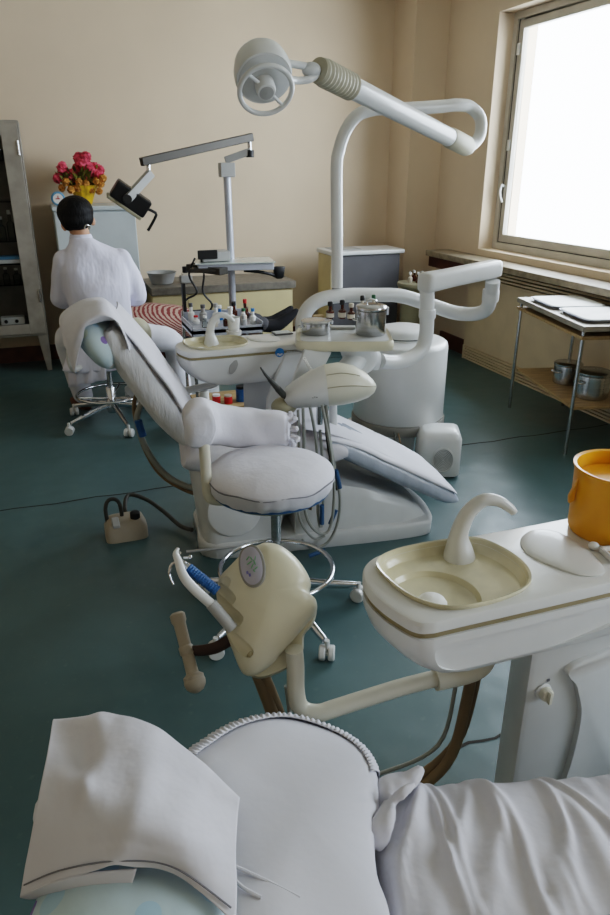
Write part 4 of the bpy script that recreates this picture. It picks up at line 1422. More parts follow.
# bullet-shaped hand-piece housing under the tray
BA, BB = aty(284, 398, 2.60), aty(376, 386, 2.50)
bd = (BB - BA)
bl_ = bd.length
bd = bd / bl_
side = bd.cross(Vector((0, 0, 1))).normalized()
upv = side.cross(bd)
rings = []
for s_, h, wv_, dz in ((0, .024, .024, .0), (.03, .040, .044, .002), (.12, .055, .060, .008), (.3, .074, .08, .022), (.46, .085, .09, .030), (.62, .087, .092, .030), (.78, .074, .08, .022), (.9, .052, .056, .010), (.97, .028, .03, .002), (1.0, .008, .008, 0)):
    c = BA + bd * bl_ * s_ + upv * dz
    rings.append([c + side * math.cos(a) * wv_ + upv * math.sin(a) * h for a in (2 * math.pi * k / 32 for k in range(32))])
bu = thing('handpiece_console', 'white bullet-shaped handpiece housing slung under the instrument tray', 'handpiece console', BA)
MB().loft(rings[:5]).build('housing', M['plas'], bu, ang=50)
MB().loft(rings[4:]).build('nose', M['ivory'], bu, ang=50)
b = MB()
pts = []
for s_, h, wv_, dz in ((.46, .085, .09, .03), (.62, .087, .092, .03), (.78, .074, .08, .022), (.9, .052, .056, .010), (.985, .018, .02, .001)):
    c = BA + bd * bl_ * s_ + upv * dz
    pts.append(c + side * wv_ * .98 + upv * h * .18)
b.tube(pts, .0022, 6, 4)
b.build('nose_groove', M['creamd'], bu)
b = MB()
b.tube([BA + bd * bl_ * s_ + upv * dz + side * wv_ * .70 + upv * h * .72 for s_, h, wv_, dz in ((.47, .085, .09, .03), (.62, .087, .092, .03), (.74, .078, .084, .024), (.82, .068, .073, .018))], .0018, 6, 4)
b.build('nose_groove', M['creamd'], bu)
mkx = BA + bd * bl_ * .33 + side * .083 + upv * .012
b = MB()
for k, (du, dv, w_, h_) in enumerate(((-.012, 0, .006, .004), (-.004, .002, .004, .007), (.004, 0, .008, .004))):
    b.ell(mkx + bd * du + upv * dv, (w_ * .5, .002, h_ * .5), 8, 6)
b.build('small_emblem', M['bezel'], bu)
# bracket plate behind, with coiled spring hose; pipe stub below
b = MB()
pl_ = [aty(288, 394, 2.70), aty(305, 350, 2.72), aty(332, 352, 2.72), aty(322, 372, 2.70)]
b.loft([[p + Vector((0, dy, 0)) for p in pl_] for dy in (0, .02)])
b.build('side_bracket', M['plas2'], bu, ang=30, bevel=.004)
b = MB()
co = []
for k in range(56):
    f = k / 55
    a = k * 1.15
    c = aty(304, 358, 2.66).lerp(aty(315, 377, 2.64), f)
    co.append(c + Vector((.006 * math.cos(a), .006 * math.sin(a), .003 * math.sin(a))))
b.tube(co, .0028, 6)
b.build('coiled_cord', M['white'], bu)
b = MB()
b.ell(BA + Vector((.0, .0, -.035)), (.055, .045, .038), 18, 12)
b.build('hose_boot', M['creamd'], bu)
MB().tube([aty(320, 399, 2.58), aty(320, 408, 2.58), aty(319.5, 424, 2.58)], [.016, .015, .013], 14).build('control_handle', M['chrome'], bu)
MB().tube([aty(333, 396, 2.72), aty(333, 418, 2.72), aty(333, 428, 2.72)], .018, 14).build('support_post', M['plas2'], bu)
# handpiece sticking out at the left
b = MB()
b.tube([aty(286, 397, 2.58), aty(277, 388, 2.56), aty(270, 380, 2.55)], [.012, .0115, .0095], 12)
b.tube([aty(270, 380, 2.55), aty(265, 374, 2.55), aty(260.5, 367.5, 2.54)], [.0075, .006, .003], 10)
o = b.build('handpiece', M['dhose'], bu)
MB().tube([aty(284, 395.5, 2.578), aty(278, 389, 2.562)], .0135, 12).build('handpiece_collar', M['dhose'], bu)
# hanging instrument hoses, looping down and back
HOS = [
    ([(303, 408), (304, 440), (303, 480), (306, 515), (317, 532), (329, 530), (334, 500), (332, 460), (326, 425), (322, 405)], .0065, 'hose'),
    ([(298, 410), (299, 450), (297, 490), (300, 520), (313, 538), (325, 536)], .0055, 'hose'),
    ([(310, 407), (316, 440), (318, 480), (318, 515), (321, 527), (323, 510), (323, 470), (320, 430)], .0065, 'hose'),
    ([(326, 403), (330, 440), (336, 475), (340, 500), (337, 525), (327, 543), (312, 548), (302, 540)], .0065, 'hose'),
    ([(324, 404), (327, 440), (333, 475), (337, 490)], .005, 'dhose'),
]
for i, (pp, r_, m) in enumerate(HOS):
    b = MB()
    b.tube([tuple(aty(x, y, 2.47 + .012 * i + .0004 * (y - 400) * 0)) for x, y in pp], r_, 9, 5)
    b.build('instrument_hose', M[m], bu)
for (x0, y0, x1, y1) in ((336, 470, 340, 488), (322, 505, 322, 524), (336, 510, 330, 524), (309, 556, 325, 550)):
    yy = 2.485 if y0 < 540 else 2.47
    MB().tube([aty(x0, y0, yy - .006), aty(x1, y1, yy - .006)], .0095, 12).build('hose_clip', M['clip'], bu)


# steel drums and bottles on the tray
def drum(name, label, c, r, h, rz, handle=True):
    t = thing(name, label, 'drum', c, rz)
    Tm = W[t.name]
    b = MB(); b.T = Tm
    b.lathe([(r * .96, 0), (r, .004), (r, h * .78), (r * .985, h * .785)], (0, 0, 0), 36)
    b.build('body', M['steel'], t, ang=50)
    b = MB(); b.T = Tm
    b.lathe([(r * 1.03, h * .80), (r * 1.04, h * .81), (r * 1.04, h * .90), (r * 1.0, h * .93), (r * .55, h * .985), (r * .2, h), (.0001, h)], (0, 0, 0), 36, cap1=False)
    ld = b.build('lid', M['steel'], t, ang=50)
    if handle:
        b = MB(); b.T = Tm
        b.tube([(-r * .35, 0, h * .97), (-r * .3, 0, h * 1.08), (0, 0, h * 1.12), (r * .3, 0, h * 1.08), (r * .35, 0, h * .97)], .004, 8, 4)
        b.build('lid_handle', M['chrome'], ld)
    b = MB(); b.T = Tm
    b.box(r * .98, r + .012, -.012, .012, h * .62, h * .88)
    b.build('clasp', M['chrome'], t, smooth=False, bevel=.003)
    b = MB(); b.T = Tm
    b.tube([(-r, -.02, h * .5), (-r - .014, -.018, h * .5), (-r - .014, .018, h * .5), (-r, .02, h * .5)], .003, 8, 3)
    b.build('side_handle', M['chrome'], t)
    return t


drum('steel_drum', 'tall polished steel drum with lid on the cream instrument tray', atz(370.5, 334, .8947), .0655, .135, R(-10))
drum('steel_drum', 'low polished steel drum with clasp on the left of the cream tray', atz(316, 333, .8947), .064, .062, R(-10), False)
BT = [((330, 313), 'brown glass bottle, leftmost of the three on the tray', 'amber', 'dark', .019, .060), ((342, 313), 'brown glass bottle, middle of the three on the tray', 'amber', 'dark', .019, .066), ((351, 314), 'brown glass bottle nearest the tall steel drum', 'amber', 'label', .018, .058),
      ((362, 309.5), 'black capped bottle behind the tall steel drum', 'label', 'black', .018, .072), ((373, 309.5), 'green capped bottle behind the tall steel drum', 'label', 'green', .016, .075)]
for (px, lab, mb_, mc_, r_, h_) in BT:
    c = atz(px[0], px[1] + 5.5, .8947 if px[0] > 355 else .9085)
    t = thing('medicine_bottle', lab, 'bottle', c, group='bottles on the instrument tray')
    h_ *= 1.25
    bottle_mb(c, r_, h_ * .8, .45, .3).build('body', M[mb_], t)
    MB().lathe([(r_ * .62, 0), (r_ * .66, .004), (r_ * .66, h_ * .22), (r_ * .5, h_ * .26)], c + Vector((0, 0, h_ * .8)), 14).build('cap', M[mc_], t)
    MB().lathe([(r_ * 1.02, h_ * .1), (r_ * 1.02, h_ * .36)], c, 20, cap0=False, cap1=False).build('paper_label', M['label'], t)
c = atz(318, 318, .9085)
tag(MB().box(c.x - .026, c.x + .026, c.y - .015, c.y + .015, c.z, c.z + .014).build('small_carton', M['wood'], smooth=False, bevel=.003), 'small tan carton behind the low steel drum', 'carton')

# ================================================================== TROLLEY BY THE WINDOW
TRA = math.atan2(3.95 - 3.10, 2.94 - 2.74) - R(90)
tr0 = Vector((2.74, 3.10, 0))
tr = thing('side_trolley', 'two-tier metal trolley with wooden edged shelves under the window', 'trolley', tr0, TRA)
FR = W[tr.name]
TL, TD, TH_ = .87, .395, .735
for u, v in ((0, 0), (0, TL), (TD, 0), (TD, TL)):
    b = MB(); b.T = FR
    b.tube([(u, v, 0), (u, v, TH_ + .0)], .011, 12)
    b.build('leg', M['steel'], tr)
for z, nm in ((TH_ - .045, 'upper_shelf'), (.27, 'lower_shelf')):
    b = MB(); b.T = FR
    b.box(-.02 if z > .5 else .012, TD + .01, -.03 if z > .5 else .012, TL + .03 if z > .5 else TL - .012, z, z + .018)
    sh_ = b.build(nm, M['wood'], tr, smooth=False, bevel=.003)
b = MB(); b.T = FR
b.box(-.022, TD + .012, -.032, TL + .032, TH_ + .0005, TH_ + .032)
b.build('top_plate', M['oldsteel'], tr, smooth=False, bevel=.004)
b = MB(); b.T = FR
b.tube([(0, 0, .2), (0, TL, .2)], .006, 8)
for i, (u, v) in enumerate(((.19, .62), (.20, .22))):
    c = FR @ Vector((u, v, TH_ + .0325))
    t = thing('steel_tray', ['shallow steel tray under a white sheet, further one on the trolley', 'shallow steel tray under a white sheet, nearer one on the trolley'][i], 'tray', c, TRA, group='trays on the trolley')
    Tm = W[t.name]
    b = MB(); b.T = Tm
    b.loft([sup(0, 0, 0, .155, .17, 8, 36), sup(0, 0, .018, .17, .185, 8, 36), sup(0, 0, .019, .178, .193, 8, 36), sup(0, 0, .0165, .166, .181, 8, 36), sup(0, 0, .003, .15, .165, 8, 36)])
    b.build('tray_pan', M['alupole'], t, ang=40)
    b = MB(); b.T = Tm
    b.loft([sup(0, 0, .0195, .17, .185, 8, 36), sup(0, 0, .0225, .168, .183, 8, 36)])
    b.build('tray_cover', M['white'], t)  # white panel stands in for the window reflected in the steel tray
PC = [((.20, .50), .085, .135, 'steel pot with lid, further one on the trolley lower shelf'), ((.21, .20), .10, .165, 'larger banded steel pot, nearer one on the trolley lower shelf')]
for (u, v), r_, h_, lab in PC:
    c = FR @ Vector((u, v, .2885))
    t = thing('steel_pot', lab, 'pot', c, TRA + R(200), group='pots on the trolley')
    Tm = W[t.name]
    b = MB(); b.T = Tm
    pr = [(r_ * .95, 0), (r_, .006)] + [(r_ * (1.015 if k % 2 else 1.0), .01 + h_ * .78 * k / 8) for k in range(9)]
    b.lathe(pr, (0, 0, 0), 36)
    b.build('body', M['steel'], t, ang=20)
    b = MB(); b.T = Tm
    b.lathe([(r_ * 1.04, h_ * .86), (r_ * 1.05, h_ * .87), (r_ * 1.05, h_ * .95), (r_ * .98, h_ * .98), (r_ * .2, h_), (.0001, h_)], (0, 0, 0), 36, cap1=False)
    b.build('lid', M['steel'], t, ang=40)
    for s_ in (-1, 1):
        b = MB(); b.T = Tm
        b.tube([(s_ * r_, -.03, h_ * .62), (s_ * (r_ + .025), -.028, h_ * .62), (s_ * (r_ + .025), .028, h_ * .62), (s_ * r_, .03, h_ * .62)], .005, 8, 3)
        b.build('side_handle', M['chrome'], t)

# ================================================================== MICROSCOPE STAND (back)
sp = thing('camera_stand', 'tall jointed stand holding a boxy black camera head, in front of the counter', 'equipment stand', (1.345, 5.5, 0))
YS = 5.5
MB().lathe([(.24, 0), (.25, .01), (.25, .03), (.05, .05)], (1.345, YS, 0), 32).build('base', M['oldsteel'], sp)
MB().tube([(1.345, YS, .04), (1.345, YS, 1.0), (1.34, YS, 1.56)], .028, 20).build('pole', M['alupole'], sp)
b = MB(); b.box(1.285, 1.395, YS - .045, YS + .045, 1.50, 1.60)
b.build('pole_bracket', M['greypl'], sp, smooth=False, bevel=.006)
MB().obox((1.33, YS, 1.615), aty(251, 151, YS - .05), .05, .05).build('lower_arm', M['greypl'], sp, smooth=False, bevel=.005)
e0 = aty(250, 153, YS - .05)
e1 = aty(249, 137, YS - .05)
MB().tube([e0, e1], .016, 14).build('elbow_pin', M['chrome'], sp)
MB().tube([e0 - Vector((0, 0, .03)), e0 + Vector((0, 0, .02))], .03, 14).build('elbow_cap', M['dark'], sp)
f0, f1 = aty(252, 137, YS - .05), aty(141, 162, YS - .3)
MB().obox(f0, f1, .05, .055).build('upper_arm', M['gunmetal'], sp, smooth=False, bevel=.006)
g0 = aty(148.5, 164, YS - .29)
g1 = aty(148.5, 175, YS - .29)
MB().tube([g0, g1], .014, 14).build('head_pin', M['chrome'], sp)
h0, h1 = aty(151, 173, YS - .29), aty(127, 199, YS - .36)
MB().obox(h0, h1, .05, .055).build('head_arm', M['greypl'], sp, smooth=False, bevel=.006)
MB().lathe([(.03, -.03), (.03, .03)], h1, 18, axis=(0, 1, 0)).build('pivot_knob', M['black'], sp)
hc_ = aty(130, 199.5, YS - .29)
Tm = Matrix.Translation(hc_) @ Matrix.Rotation(R(19), 4, 'Z') @ Matrix.Rotation(R(38), 4, 'Y')
Tm = Matrix.Translation(hc_) @ Matrix.Rotation(R(36), 4, 'Y') @ Matrix.Rotation(R(8), 4, 'X')
b = MB(); b.T = Tm
b.box(-.13, .13, -.065, .065, -.05, .07)
cm = b.build('camera_body', M['black'], sp, smooth=False, bevel=.012)
b = MB(); b.T = Tm
b.box(-.14, .12, -.07, .07, -.072, -.051)
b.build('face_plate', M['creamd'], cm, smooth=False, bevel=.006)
b = MB(); b.T = Tm
b.tube([(.12, -.05, .02), (.18, -.05, .03), (.195, -.05, .0), (.2, -.05, -.10)], .010, 8, 2)
b.build('grip_handle', M['black'], cm)
# glass-topped table of the stand
tb0 = Vector((1.30, 5.42, 0))
MB().obox((1.0, 5.36, .86), (1.22, 5.28, .86), .16, .03).build('tray_arm', M['gunmetal'], sp, smooth=False, bevel=.006)
TT = Matrix.Translation((1.33, 5.40, .88)) @ Matrix.Rotation(R(-8), 4, 'Z')
b = MB(); b.T = TT
b.box(-.27, .30, -.15, .15, -.03, .022)
b.build('table_frame', M['alupole'], sp, smooth=False, bevel=.006)
b = MB(); b.T = TT
b.box(-.29, .31, -.165, .165, .0225, .030)
b.build('table_glass', M['plate'], sp, smooth=False)
MB().obox((1.02, 5.48, .865), (1.22, 5.22, .855), .10, .05).build('rail', M['gunmetal'], sp, smooth=False, bevel=.005)
t = thing('control_box', 'small grey and black control box on the camera stand table', 'control box', (1.15, 5.40, .915))
b = MB(); b.box(1.09, 1.30, 5.33, 5.48, .914, .985)
b.build('case', M['greypl'], t, smooth=False, bevel=.006)
b = MB(); b.box(1.05, 1.20, 5.312, 5.328, .935, 1.0)
b.build('front_panel', M['black'], t, smooth=False, bevel=.005)
p = aty(279, 272, 5.35)
hk = MB()
hk.tube([(1.40, 5.32, .84), (1.52, 5.32, .825), (1.62, 5.33, .80), p + Vector((-.03, 0, -.03)), p + Vector((0, 0, -.02))], .012, 10, 5)
hk.build('holder_arm', M['black'], sp)
b = MB()
b.loft([sup(p.x, p.y, p.z - .05 + z, r_, r_ * .8, 3, 24) for z, r_ in ((0, .02), (.01, .035), (.05, .042), (.085, .048), (.09, .045))])
b.build('cup_holder', M['dark'], sp, ang=60)
for k in range(2):
    b = MB()
    x = 195 + 6 * k
    b.tube([tuple(aty(x, 258, 5.36)), tuple(aty(x - 6 + 9 * k, 275, 5.36)), tuple(aty(x + 2, 292, 5.35)), tuple(aty(x - 9 + 20 * k, 300 + 4 * k, 5.35)), tuple(aty(x - 14 + 22 * k, 312, 5.35))], .008, 8, 5)
    b.build('signal_cable', M['black'], sp)

# ================================================================== INSTRUMENT CART (behind the further console)
KX0, KX1, KY0, KY1, KZ = .735, 1.165, 4.02, 4.36, .69
ck = thing('instrument_cart', 'small steel cart crowded with bottles, behind the further console', 'cart', ((KX0 + KX1) / 2, 4.2, 0))
for x in (KX0 + .01, KX1 - .01):
    for y in (KY0 + .01, KY1 - .01):
        MB().tube([(x, y, .0), (x, y, KZ + .06 if y > 4.2 else KZ)], .010, 10).build('leg', M['steel'], ck)
MB().box(KX0, KX1, KY0, KY1, KZ - .02, KZ).box(KX0, KX1, KY0, KY0 + .006, KZ - .035, KZ + .012).box(KX0, KX1, KY1 - .006, KY1, KZ - .035, KZ + .05).box(KX0, KX0 + .006, KY0, KY1, KZ - .035, KZ + .03).box(KX1 - .006, KX1, KY0, KY1, KZ - .035, KZ + .03).build('top_shelf', M['alupole'], ck, smooth=False)
MB().box(KX0 + .022, KX1 - .022, KY0, KY1, .185, .205).build('lower_shelf', M['wood'], ck, smooth=False, bevel=.003)
MB().obox(aty(183, 283, 4.40), aty(186, 330, 4.40), .05, .02, (1, 0, 0)).build('upright_handle', M['black'], ck, smooth=False, bevel=.004)
random.seed(11)
CB = [(.80, 4.22, 'white', 'red', .022, .05, 'short white bottle with red cap at the left of the cart top'), (.86, 4.29, 'greypl', 'dgrey', .024, .10, 'grey tube bottle at the back of the cart top'),
      (.92, 4.20, 'white', 'greypl', .022, .12, 'tall white bottle leaning out at the cart middle'), (.965, 4.29, 'bluel', 'white', .02, .09, 'blue bottle at the back of the cart'),
      (1.0, 4.16, 'white', 'white', .026, .10, 'plump white bottle at the front of the cart'), (1.05, 4.27, 'amber', 'dark', .022, .11, 'brown bottle with dark cap on the cart'),
      (1.085, 4.17, 'label', 'green', .02, .085, 'pale bottle with green cap on the cart'), (1.125, 4.28, 'amber', 'red', .02, .12, 'slim brown bottle at the cart right edge')]
CB += [(.83, 4.10, 'clear', 'white', .018, .07, 'small clear bottle at the front left of the cart top'), (.89, 4.10, 'label', 'red', .017, .06, 'short pale bottle with red cap at the cart front'),
       (.955, 4.09, 'amber', 'white', .018, .08, 'brown bottle with white cap at the cart front'), (1.06, 4.08, 'greypl', 'white', .02, .075, 'grey bottle at the front right of the cart top'),
       (1.13, 4.12, 'white', 'bluel', .018, .09, 'white bottle with blue cap at the cart right'), (.79, 4.31, 'white', 'dgrey', .02, .11, 'white bottle at the back left corner of the cart')]
for x, y, m1, m2, r_, h_, lab in CB:
    c = Vector((x, y, KZ + .0008))
    t = thing('cart_bottle', lab, 'bottle', c, group='bottles on the instrument cart')
    bottle_mb(c, r_, h_ * .8, .5, .3).build('body', M[m1], t)
    MB().lathe([(r_ * .62, 0), (r_ * .62, h_ * .2)], c + Vector((0, 0, h_ * .8 + .0005)), 12).build('cap', M[m2], t)
CS = [(.80, 4.10, 'white', 'greypl', .03, .12, 'white jar with grey cap on the lower cart shelf'), (.88, 4.12, 'red', 'white', .026, .06, 'red tub on the lower cart shelf'), (.95, 4.10, 'red', 'label', .026, .055, 'second red tub further right on the lower cart shelf'),
      (1.04, 4.12, 'bluep', 'dark', .034, .10, 'dark blue jar on the lower cart shelf'), (1.11, 4.14, 'label', 'dark', .026, .13, 'pale jar with dark cap at the right of the lower shelf')]
for x, y, m1, m2, r_, h_, lab in CS:
    c = Vector((x, y, .2058))
    t = thing('shelf_jar', lab, 'jar', c, group='jars on the lower cart shelf')
    MB().lathe([(r_ * .95, 0), (r_, .004), (r_, h_ * .8)], c, 18).build('body', M[m1], t)
    MB().lathe([(r_ * .9, 0), (r_ * .9, h_ * .18)], c + Vector((0, 0, h_ * .8 + .0006)), 16).build('lid', M[m2], t)

# ================================================================== DENTIST'S STOOL
DX, DY = .278, 4.58
ds = thing('operator_stool', 'chrome star-base stool with cream back pad, under the dentist', 'stool', (DX, DY, 0))
stool_base(ds, DX, DY, R(-79), .33, .215, .20, .43)
MB().lathe([(.17, .425), (.19, .435), (.195, .47), (.185, .49), (.0001, .495)], (DX, DY, 0), 36, cap1=False).build('seat', M['plas2'], ds)
b = MB()
b.tube([(DX + .05, DY - .10, .42), (DX + .17, DY - .17, .43), (DX + .20, DY - .19, .50), (DX + .20, DY - .19, .56)], .013, 12, 4)
b.build('back_bar', M['chrome'], ds)
b = MB()
b.ell((.462, 4.39, .615), (.088, .055, .105), 24, 16)
b.build('back_pad', M['cream'], ds)
b = MB()
b.tube([(.10, 4.42, .43), (.06, 4.36, .44), (.045, 4.34, .50), (.05, 4.34, .58)], .018, 12, 4)
b.build('side_bar', M['plas'], ds)


# ================================================================== PEOPLE
def limb(mb, pts, rad, n=16, sm=5):
    q = cat([tuple(p) + (r_,) for p, r_ in zip(pts, rad)], sm)
    mb.tube([p[:3] for p in q], [p[3] for p in q], n)
    mb.ell(pts[0], (rad[0],) * 3, 12, 8)
    mb.ell(pts[-1], (rad[-1],) * 3, 12, 8)
    return mb


def hand(mb, wrist, dirv, palm_n, s=1.0, curl=.5, mirror=1):
    """palm, four fingers of different lengths with two bends each, and a thumb leaving the side of the palm"""
    d = Vector(dirv).normalized()
    n = Vector(palm_n)
    n = (n - d * n.dot(d)).normalized()
    sd = d.cross(n) * mirror
    w = Vector(wrist)
    rot = Matrix((tuple(d), tuple(sd), tuple(n))).transposed()
    mb.ell(w + d * .045 * s, (.052 * s, .040 * s, .016 * s), 16, 10, rot)
    for k, (off, ln) in enumerate(((.030, .070), (.010, .080), (-.010, .074), (-.029, .058))):
        p = w + d * .082 * s + sd * off * s
        a1, a2, a3 = curl * .5, curl * 1.1, curl * 1.7
        p1 = p + (d * math.cos(a1) + n * math.sin(a1)) * ln * .45 * s
        p2 = p1 + (d * math.cos(a2) + n * math.sin(a2)) * ln * .32 * s
        p3 = p2 + (d * math.cos(a3) + n * math.sin(a3)) * ln * .25 * s
        limb(mb, [p - d * .02 * s, p1, p2, p3], [.0092 * s, .0088 * s, .0080 * s, .0068 * s], 10, 3)
    p = w + d * .022 * s + sd * .030 * s
    p1 = p + (d * .6 + sd * .75 + n * .25).normalized() * .04 * s
    p2 = p1 + (d * .85 + sd * .25 + n * .45).normalized() * .032 * s
    limb(mb, [p, p1, p2], [.0125 * s, .0105 * s, .0085 * s], 10, 3)


def head(mb, c, fwd, up, s=1.0):
    f = Vector(fwd).normalized()
    u = Vector(up)
    u = (u - f * u.dot(f)).normalized()
    r_ = f.cross(u)
    rot = Matrix((tuple(r_), tuple(f), tuple(u))).transposed()
    c = Vector(c)
    P = lambda x, y, z: c + r_ * x * s + f * y * s + u * z * s
    mb.ell(P(0, -.008, .025), (.074 * s, .092 * s, .088 * s), 24, 16, rot)
    mb.ell(P(0, .025, -.045), (.058 * s, .066 * s, .072 * s), 20, 14, rot)
    mb.ell(P(0, .055, -.085), (.030 * s, .026 * s, .024 * s), 14, 10, rot)
    mb.ell(P(0, .098, -.022), (.012 * s, .018 * s, .020 * s), 12, 8, rot)      # nose
    mb.ell(P(0, .088, .0), (.010 * s, .014 * s, .028 * s), 12, 8, rot)
    mb.ell(P(0, .083, -.060), (.024 * s, .012 * s, .010 * s), 12, 8, rot)      # lips
    mb.ell(P(0, .080, .028), (.05 * s, .014 * s, .012 * s), 12, 8, rot)        # brow
    for q in (-1, 1):
        mb.ell(P(q * .088, -.014, -.030), (.020 * s, .018 * s, .032 * s), 14, 10, rot)   # ears
        mb.ell(P(q * .030, .084, .008), (.013 * s, .008 * s, .009 * s), 12, 8, rot)
    return P, rot


# ---- the dentist, seated, seen from behind
de = thing('person', 'seated person in white coat seen from behind, leaning toward the patient', 'person', (.27, 4.62, 0))
NK = aty(83, 240, 4.66)
HCe = aty(76, 217, 4.70)
b = MB()
fwd = Vector((-.22, .95, -.22))
upd = Vector((-.16, .1, 1))
Ph, rh = head(b, HCe + Vector((0, 0, -.01)), fwd, upd, 1.0)
SHL, SHR = Vector((.095, 4.66, 1.035)), Vector((.435, 4.66, 1.03))
ELL_, ELR = Vector((.055, 4.74, .80)), Vector((.515, 4.74, .79))
HAL, HAR = Vector((.13, 4.98, .80)), Vector((.36, 4.98, .80))
HIP = Vector((.27, 4.60, .59))
limb(b, [Ph(0, -.01, -.06), NK, Vector((.262, 4.66, 1.03))], [.052, .054, .075])
limb(b, [SHL, SHR], [.062, .062])
limb(b, [Vector((.265, 4.66, 1.02)), Vector((.268, 4.65, .85)), HIP], [.11, .125, .14], 20)
for sh_, el, ha, m_ in ((SHL, ELL_, HAL, 1), (SHR, ELR, HAR, -1)):
    limb(b, [sh_, (sh_ + el) / 2, el, (el + ha) / 2, ha], [.055, .050, .042, .036, .027])
    hand(b, ha, (ha - el) * .5 + Vector((0, .2, -.02)), (0, 0, -1), 1.0, .55, m_)
KL, KR = Vector((.05, 4.88, .50)), Vector((.72, 4.70, .47))
AL, AR = Vector((.11, 4.96, .09)), Vector((.77, 4.72, .09))
for hx, kn, an in ((.18, KL, AL), (.36, KR, AR)):
    limb(b, [Vector((hx, 4.60, .58)), (Vector((hx, 4.60, .58)) + kn) / 2 + Vector((0, 0, .01)), kn, (kn + an) / 2, an], [.085, .075, .058, .052, .040])
b.build('body', M['skin'], de, remesh=.008, smit=3)
# hair: a full dark cap over crown and nape
b = MB()
b.ell(Ph(0, -.018, .036), (.108, .114, .096), 28, 18, rh)
b.ell(Ph(-.004, -.058, -.006), (.094, .060, .070), 24, 14, rh)
b.ell(Ph(-.062, -.03, -.004), (.044, .066, .062), 18, 12, rh)
b.ell(Ph(.050, -.040, .010), (.046, .055, .050), 18, 12, rh)
b.build('hair', M['hair'], de, remesh=.007, smit=5)
# hair clip / mask strap glinting at the nape
q = Ph(.016, -.118, -.070)
MB().tube([q + Vector((-.018, 0, -.012)), q + Vector((-.004, -.004, .012)), q + Vector((.014, 0, .0)), q + Vector((.006, -.002, -.016))], .0055, 8, 4).build('hair_clip', M['chrome'], de)
# coat
b = MB()
rg = [(.40, .235, .075, 4.475, .225), (.47, .21, .135, 4.53, .24), (.56, .20, .165, 4.575, .262), (.66, .19, .155, 4.60, .27), (.78, .188, .145, 4.62, .272), (.90, .200, .140, 4.635, .270), (.98, .210, .130, 4.645, .268), (1.06, .195, .112, 4.65, .262), (1.11, .15, .09, 4.655, .25), (1.14, .10, .074, 4.66, .232), (1.17, .068, .064, 4.665, .208)]
b.loft([sup(cx, cy_, z, hx, hy, 2.3, 36) for z, hx, hy, cy_, cx in rg])
for sh_, el, ha in ((SHL, ELL_, HAL), (SHR, ELR, HAR)):
    limb(b, [sh_ + Vector((0, 0, -.005)), (sh_ + el) / 2, el, el.lerp(ha, .5), el.lerp(ha, .85)], [.080, .078, .068, .058, .048], 18)
dress(b, 7, .018, 31)
b.build('white_coat', M['coat'], de, remesh=.011, smit=3)
# collar
b = MB()
cc = Vector((.208, 4.665, 1.165))
b.loft([[(cc.x + .062 * math.cos(a) * s_, cc.y + .058 * math.sin(a) * s_, cc.z + z) for a in (2 * math.pi * k / 28 for k in range(28))] for s_, z in ((1.12, -.02), (1.1, .01), (1.0, .03), (.93, .028), (.95, 0))], False, False)
b.build('collar', M['coat'], de)
# coat tail hanging over the seat at the left
b = MB()
rows = []
for j in range(10):
    s_ = j / 9
    row = []
    for i in range(26):
        q_ = i / 25
        a = R(195) + R(75) * q_
        rr = .205 + .02 * s_ + .016 * math.sin(q_ * 19 + s_ * 2) * s_
        row.append((.25 + rr * math.cos(a), 4.58 + rr * .85 * math.sin(a), .56 - s_ * (.28 - .07 * q_)))
    rows.append(row)
b.grid(rows)
b.build('coat_tail', M['coat'], de, solid=.004)
# trousers and shoes
b = MB()
for hx, kn, an in ((.18, KL, AL), (.36, KR, AR)):
    limb(b, [Vector((hx, 4.60, .575)), (Vector((hx, 4.60, .58)) + kn) / 2 + Vector((0, 0, .01)), kn, (kn + an) / 2, an], [.105, .098, .080, .074, .066], 18)
limb(b, [Vector((.2, 4.59, .58)), Vector((.34, 4.59, .58))], [.115, .115])
dress(b, 8, .012, 41)
b.build('trousers', M['trous'], de, remesh=.011, smit=4)
for an, dv in ((AL, Vector((-.35, .85, 0))), (AR, Vector((.3, .9, 0)))):
    d_ = dv.normalized()
    p0 = Vector((an.x, an.y, 0))
    sdv = Vector((d_.y, -d_.x, 0))
    b = MB()
    rings = []
    for z, e in ((0, .94), (.012, 1.0), (.03, 1.0), (.055, .86), (.075, .6)):
        rings.append([p0 + d_ * (.055 + .14 * math.cos(a) * e * (1 if z < .05 else .8) - (.04 if z > .05 else 0)) + sdv * .047 * math.sin(a) * e + Vector((0, 0, z)) for a in (2 * math.pi * k / 28 for k in range(28))])
    b.loft(rings)
    b.build('shoe', M['shoe'], de, ang=60)

# ---- the patient lying on the furthest chair
ch3 = thing('dental_chair', 'furthest dental chair, flattened, with the striped patient lying on it', 'dental chair', (.7, 5.03, 0))
b = MB(); b.T = Matrix.Translation((.7, 5.06, 0))
slab(b, [(-.44, .43, .02), (-.40, .42, .05), (-.2, .39, .055), (.2, .365, .055), (.5, .365, .055), (.72, .365, .05), (.76, .365, .02)], .25)
b.build('upholstery', M['drkred'], ch3)
b = MB()
b.loft([sup(.75, 5.06, z, .34 - e, .2 - e, 4, 36) for z, e in ((0, 0), (.06, .0), (.08, .08), (.25, .12), (.31, .05))])
b.build('pedestal', M['plas2'], ch3, ang=50)
b = MB()
b.ell((.20, 5.06, .49), (.10, .13, .045), 24, 14)
b.build('headrest', M['cloth'], ch3)
pt = thing('person', 'patient lying back in red striped shirt, feet in black socks', 'person', (.75, 5.05, .5))
b = MB()
Ph2, rh2 = head(b, (.17, 5.05, .63), (.12, 0, 1), (-1, 0, .12), 1.0)
limb(b, [Ph2(0, 0, -.07), Vector((0.214, 5.05, 0.565)), Vector((0.284, 5.05, 0.545))], [.05, .052, .07])
limb(b, [Vector((0.3, 4.88, 0.535)), Vector((0.3, 5.22, 0.535))], [.06, .06])
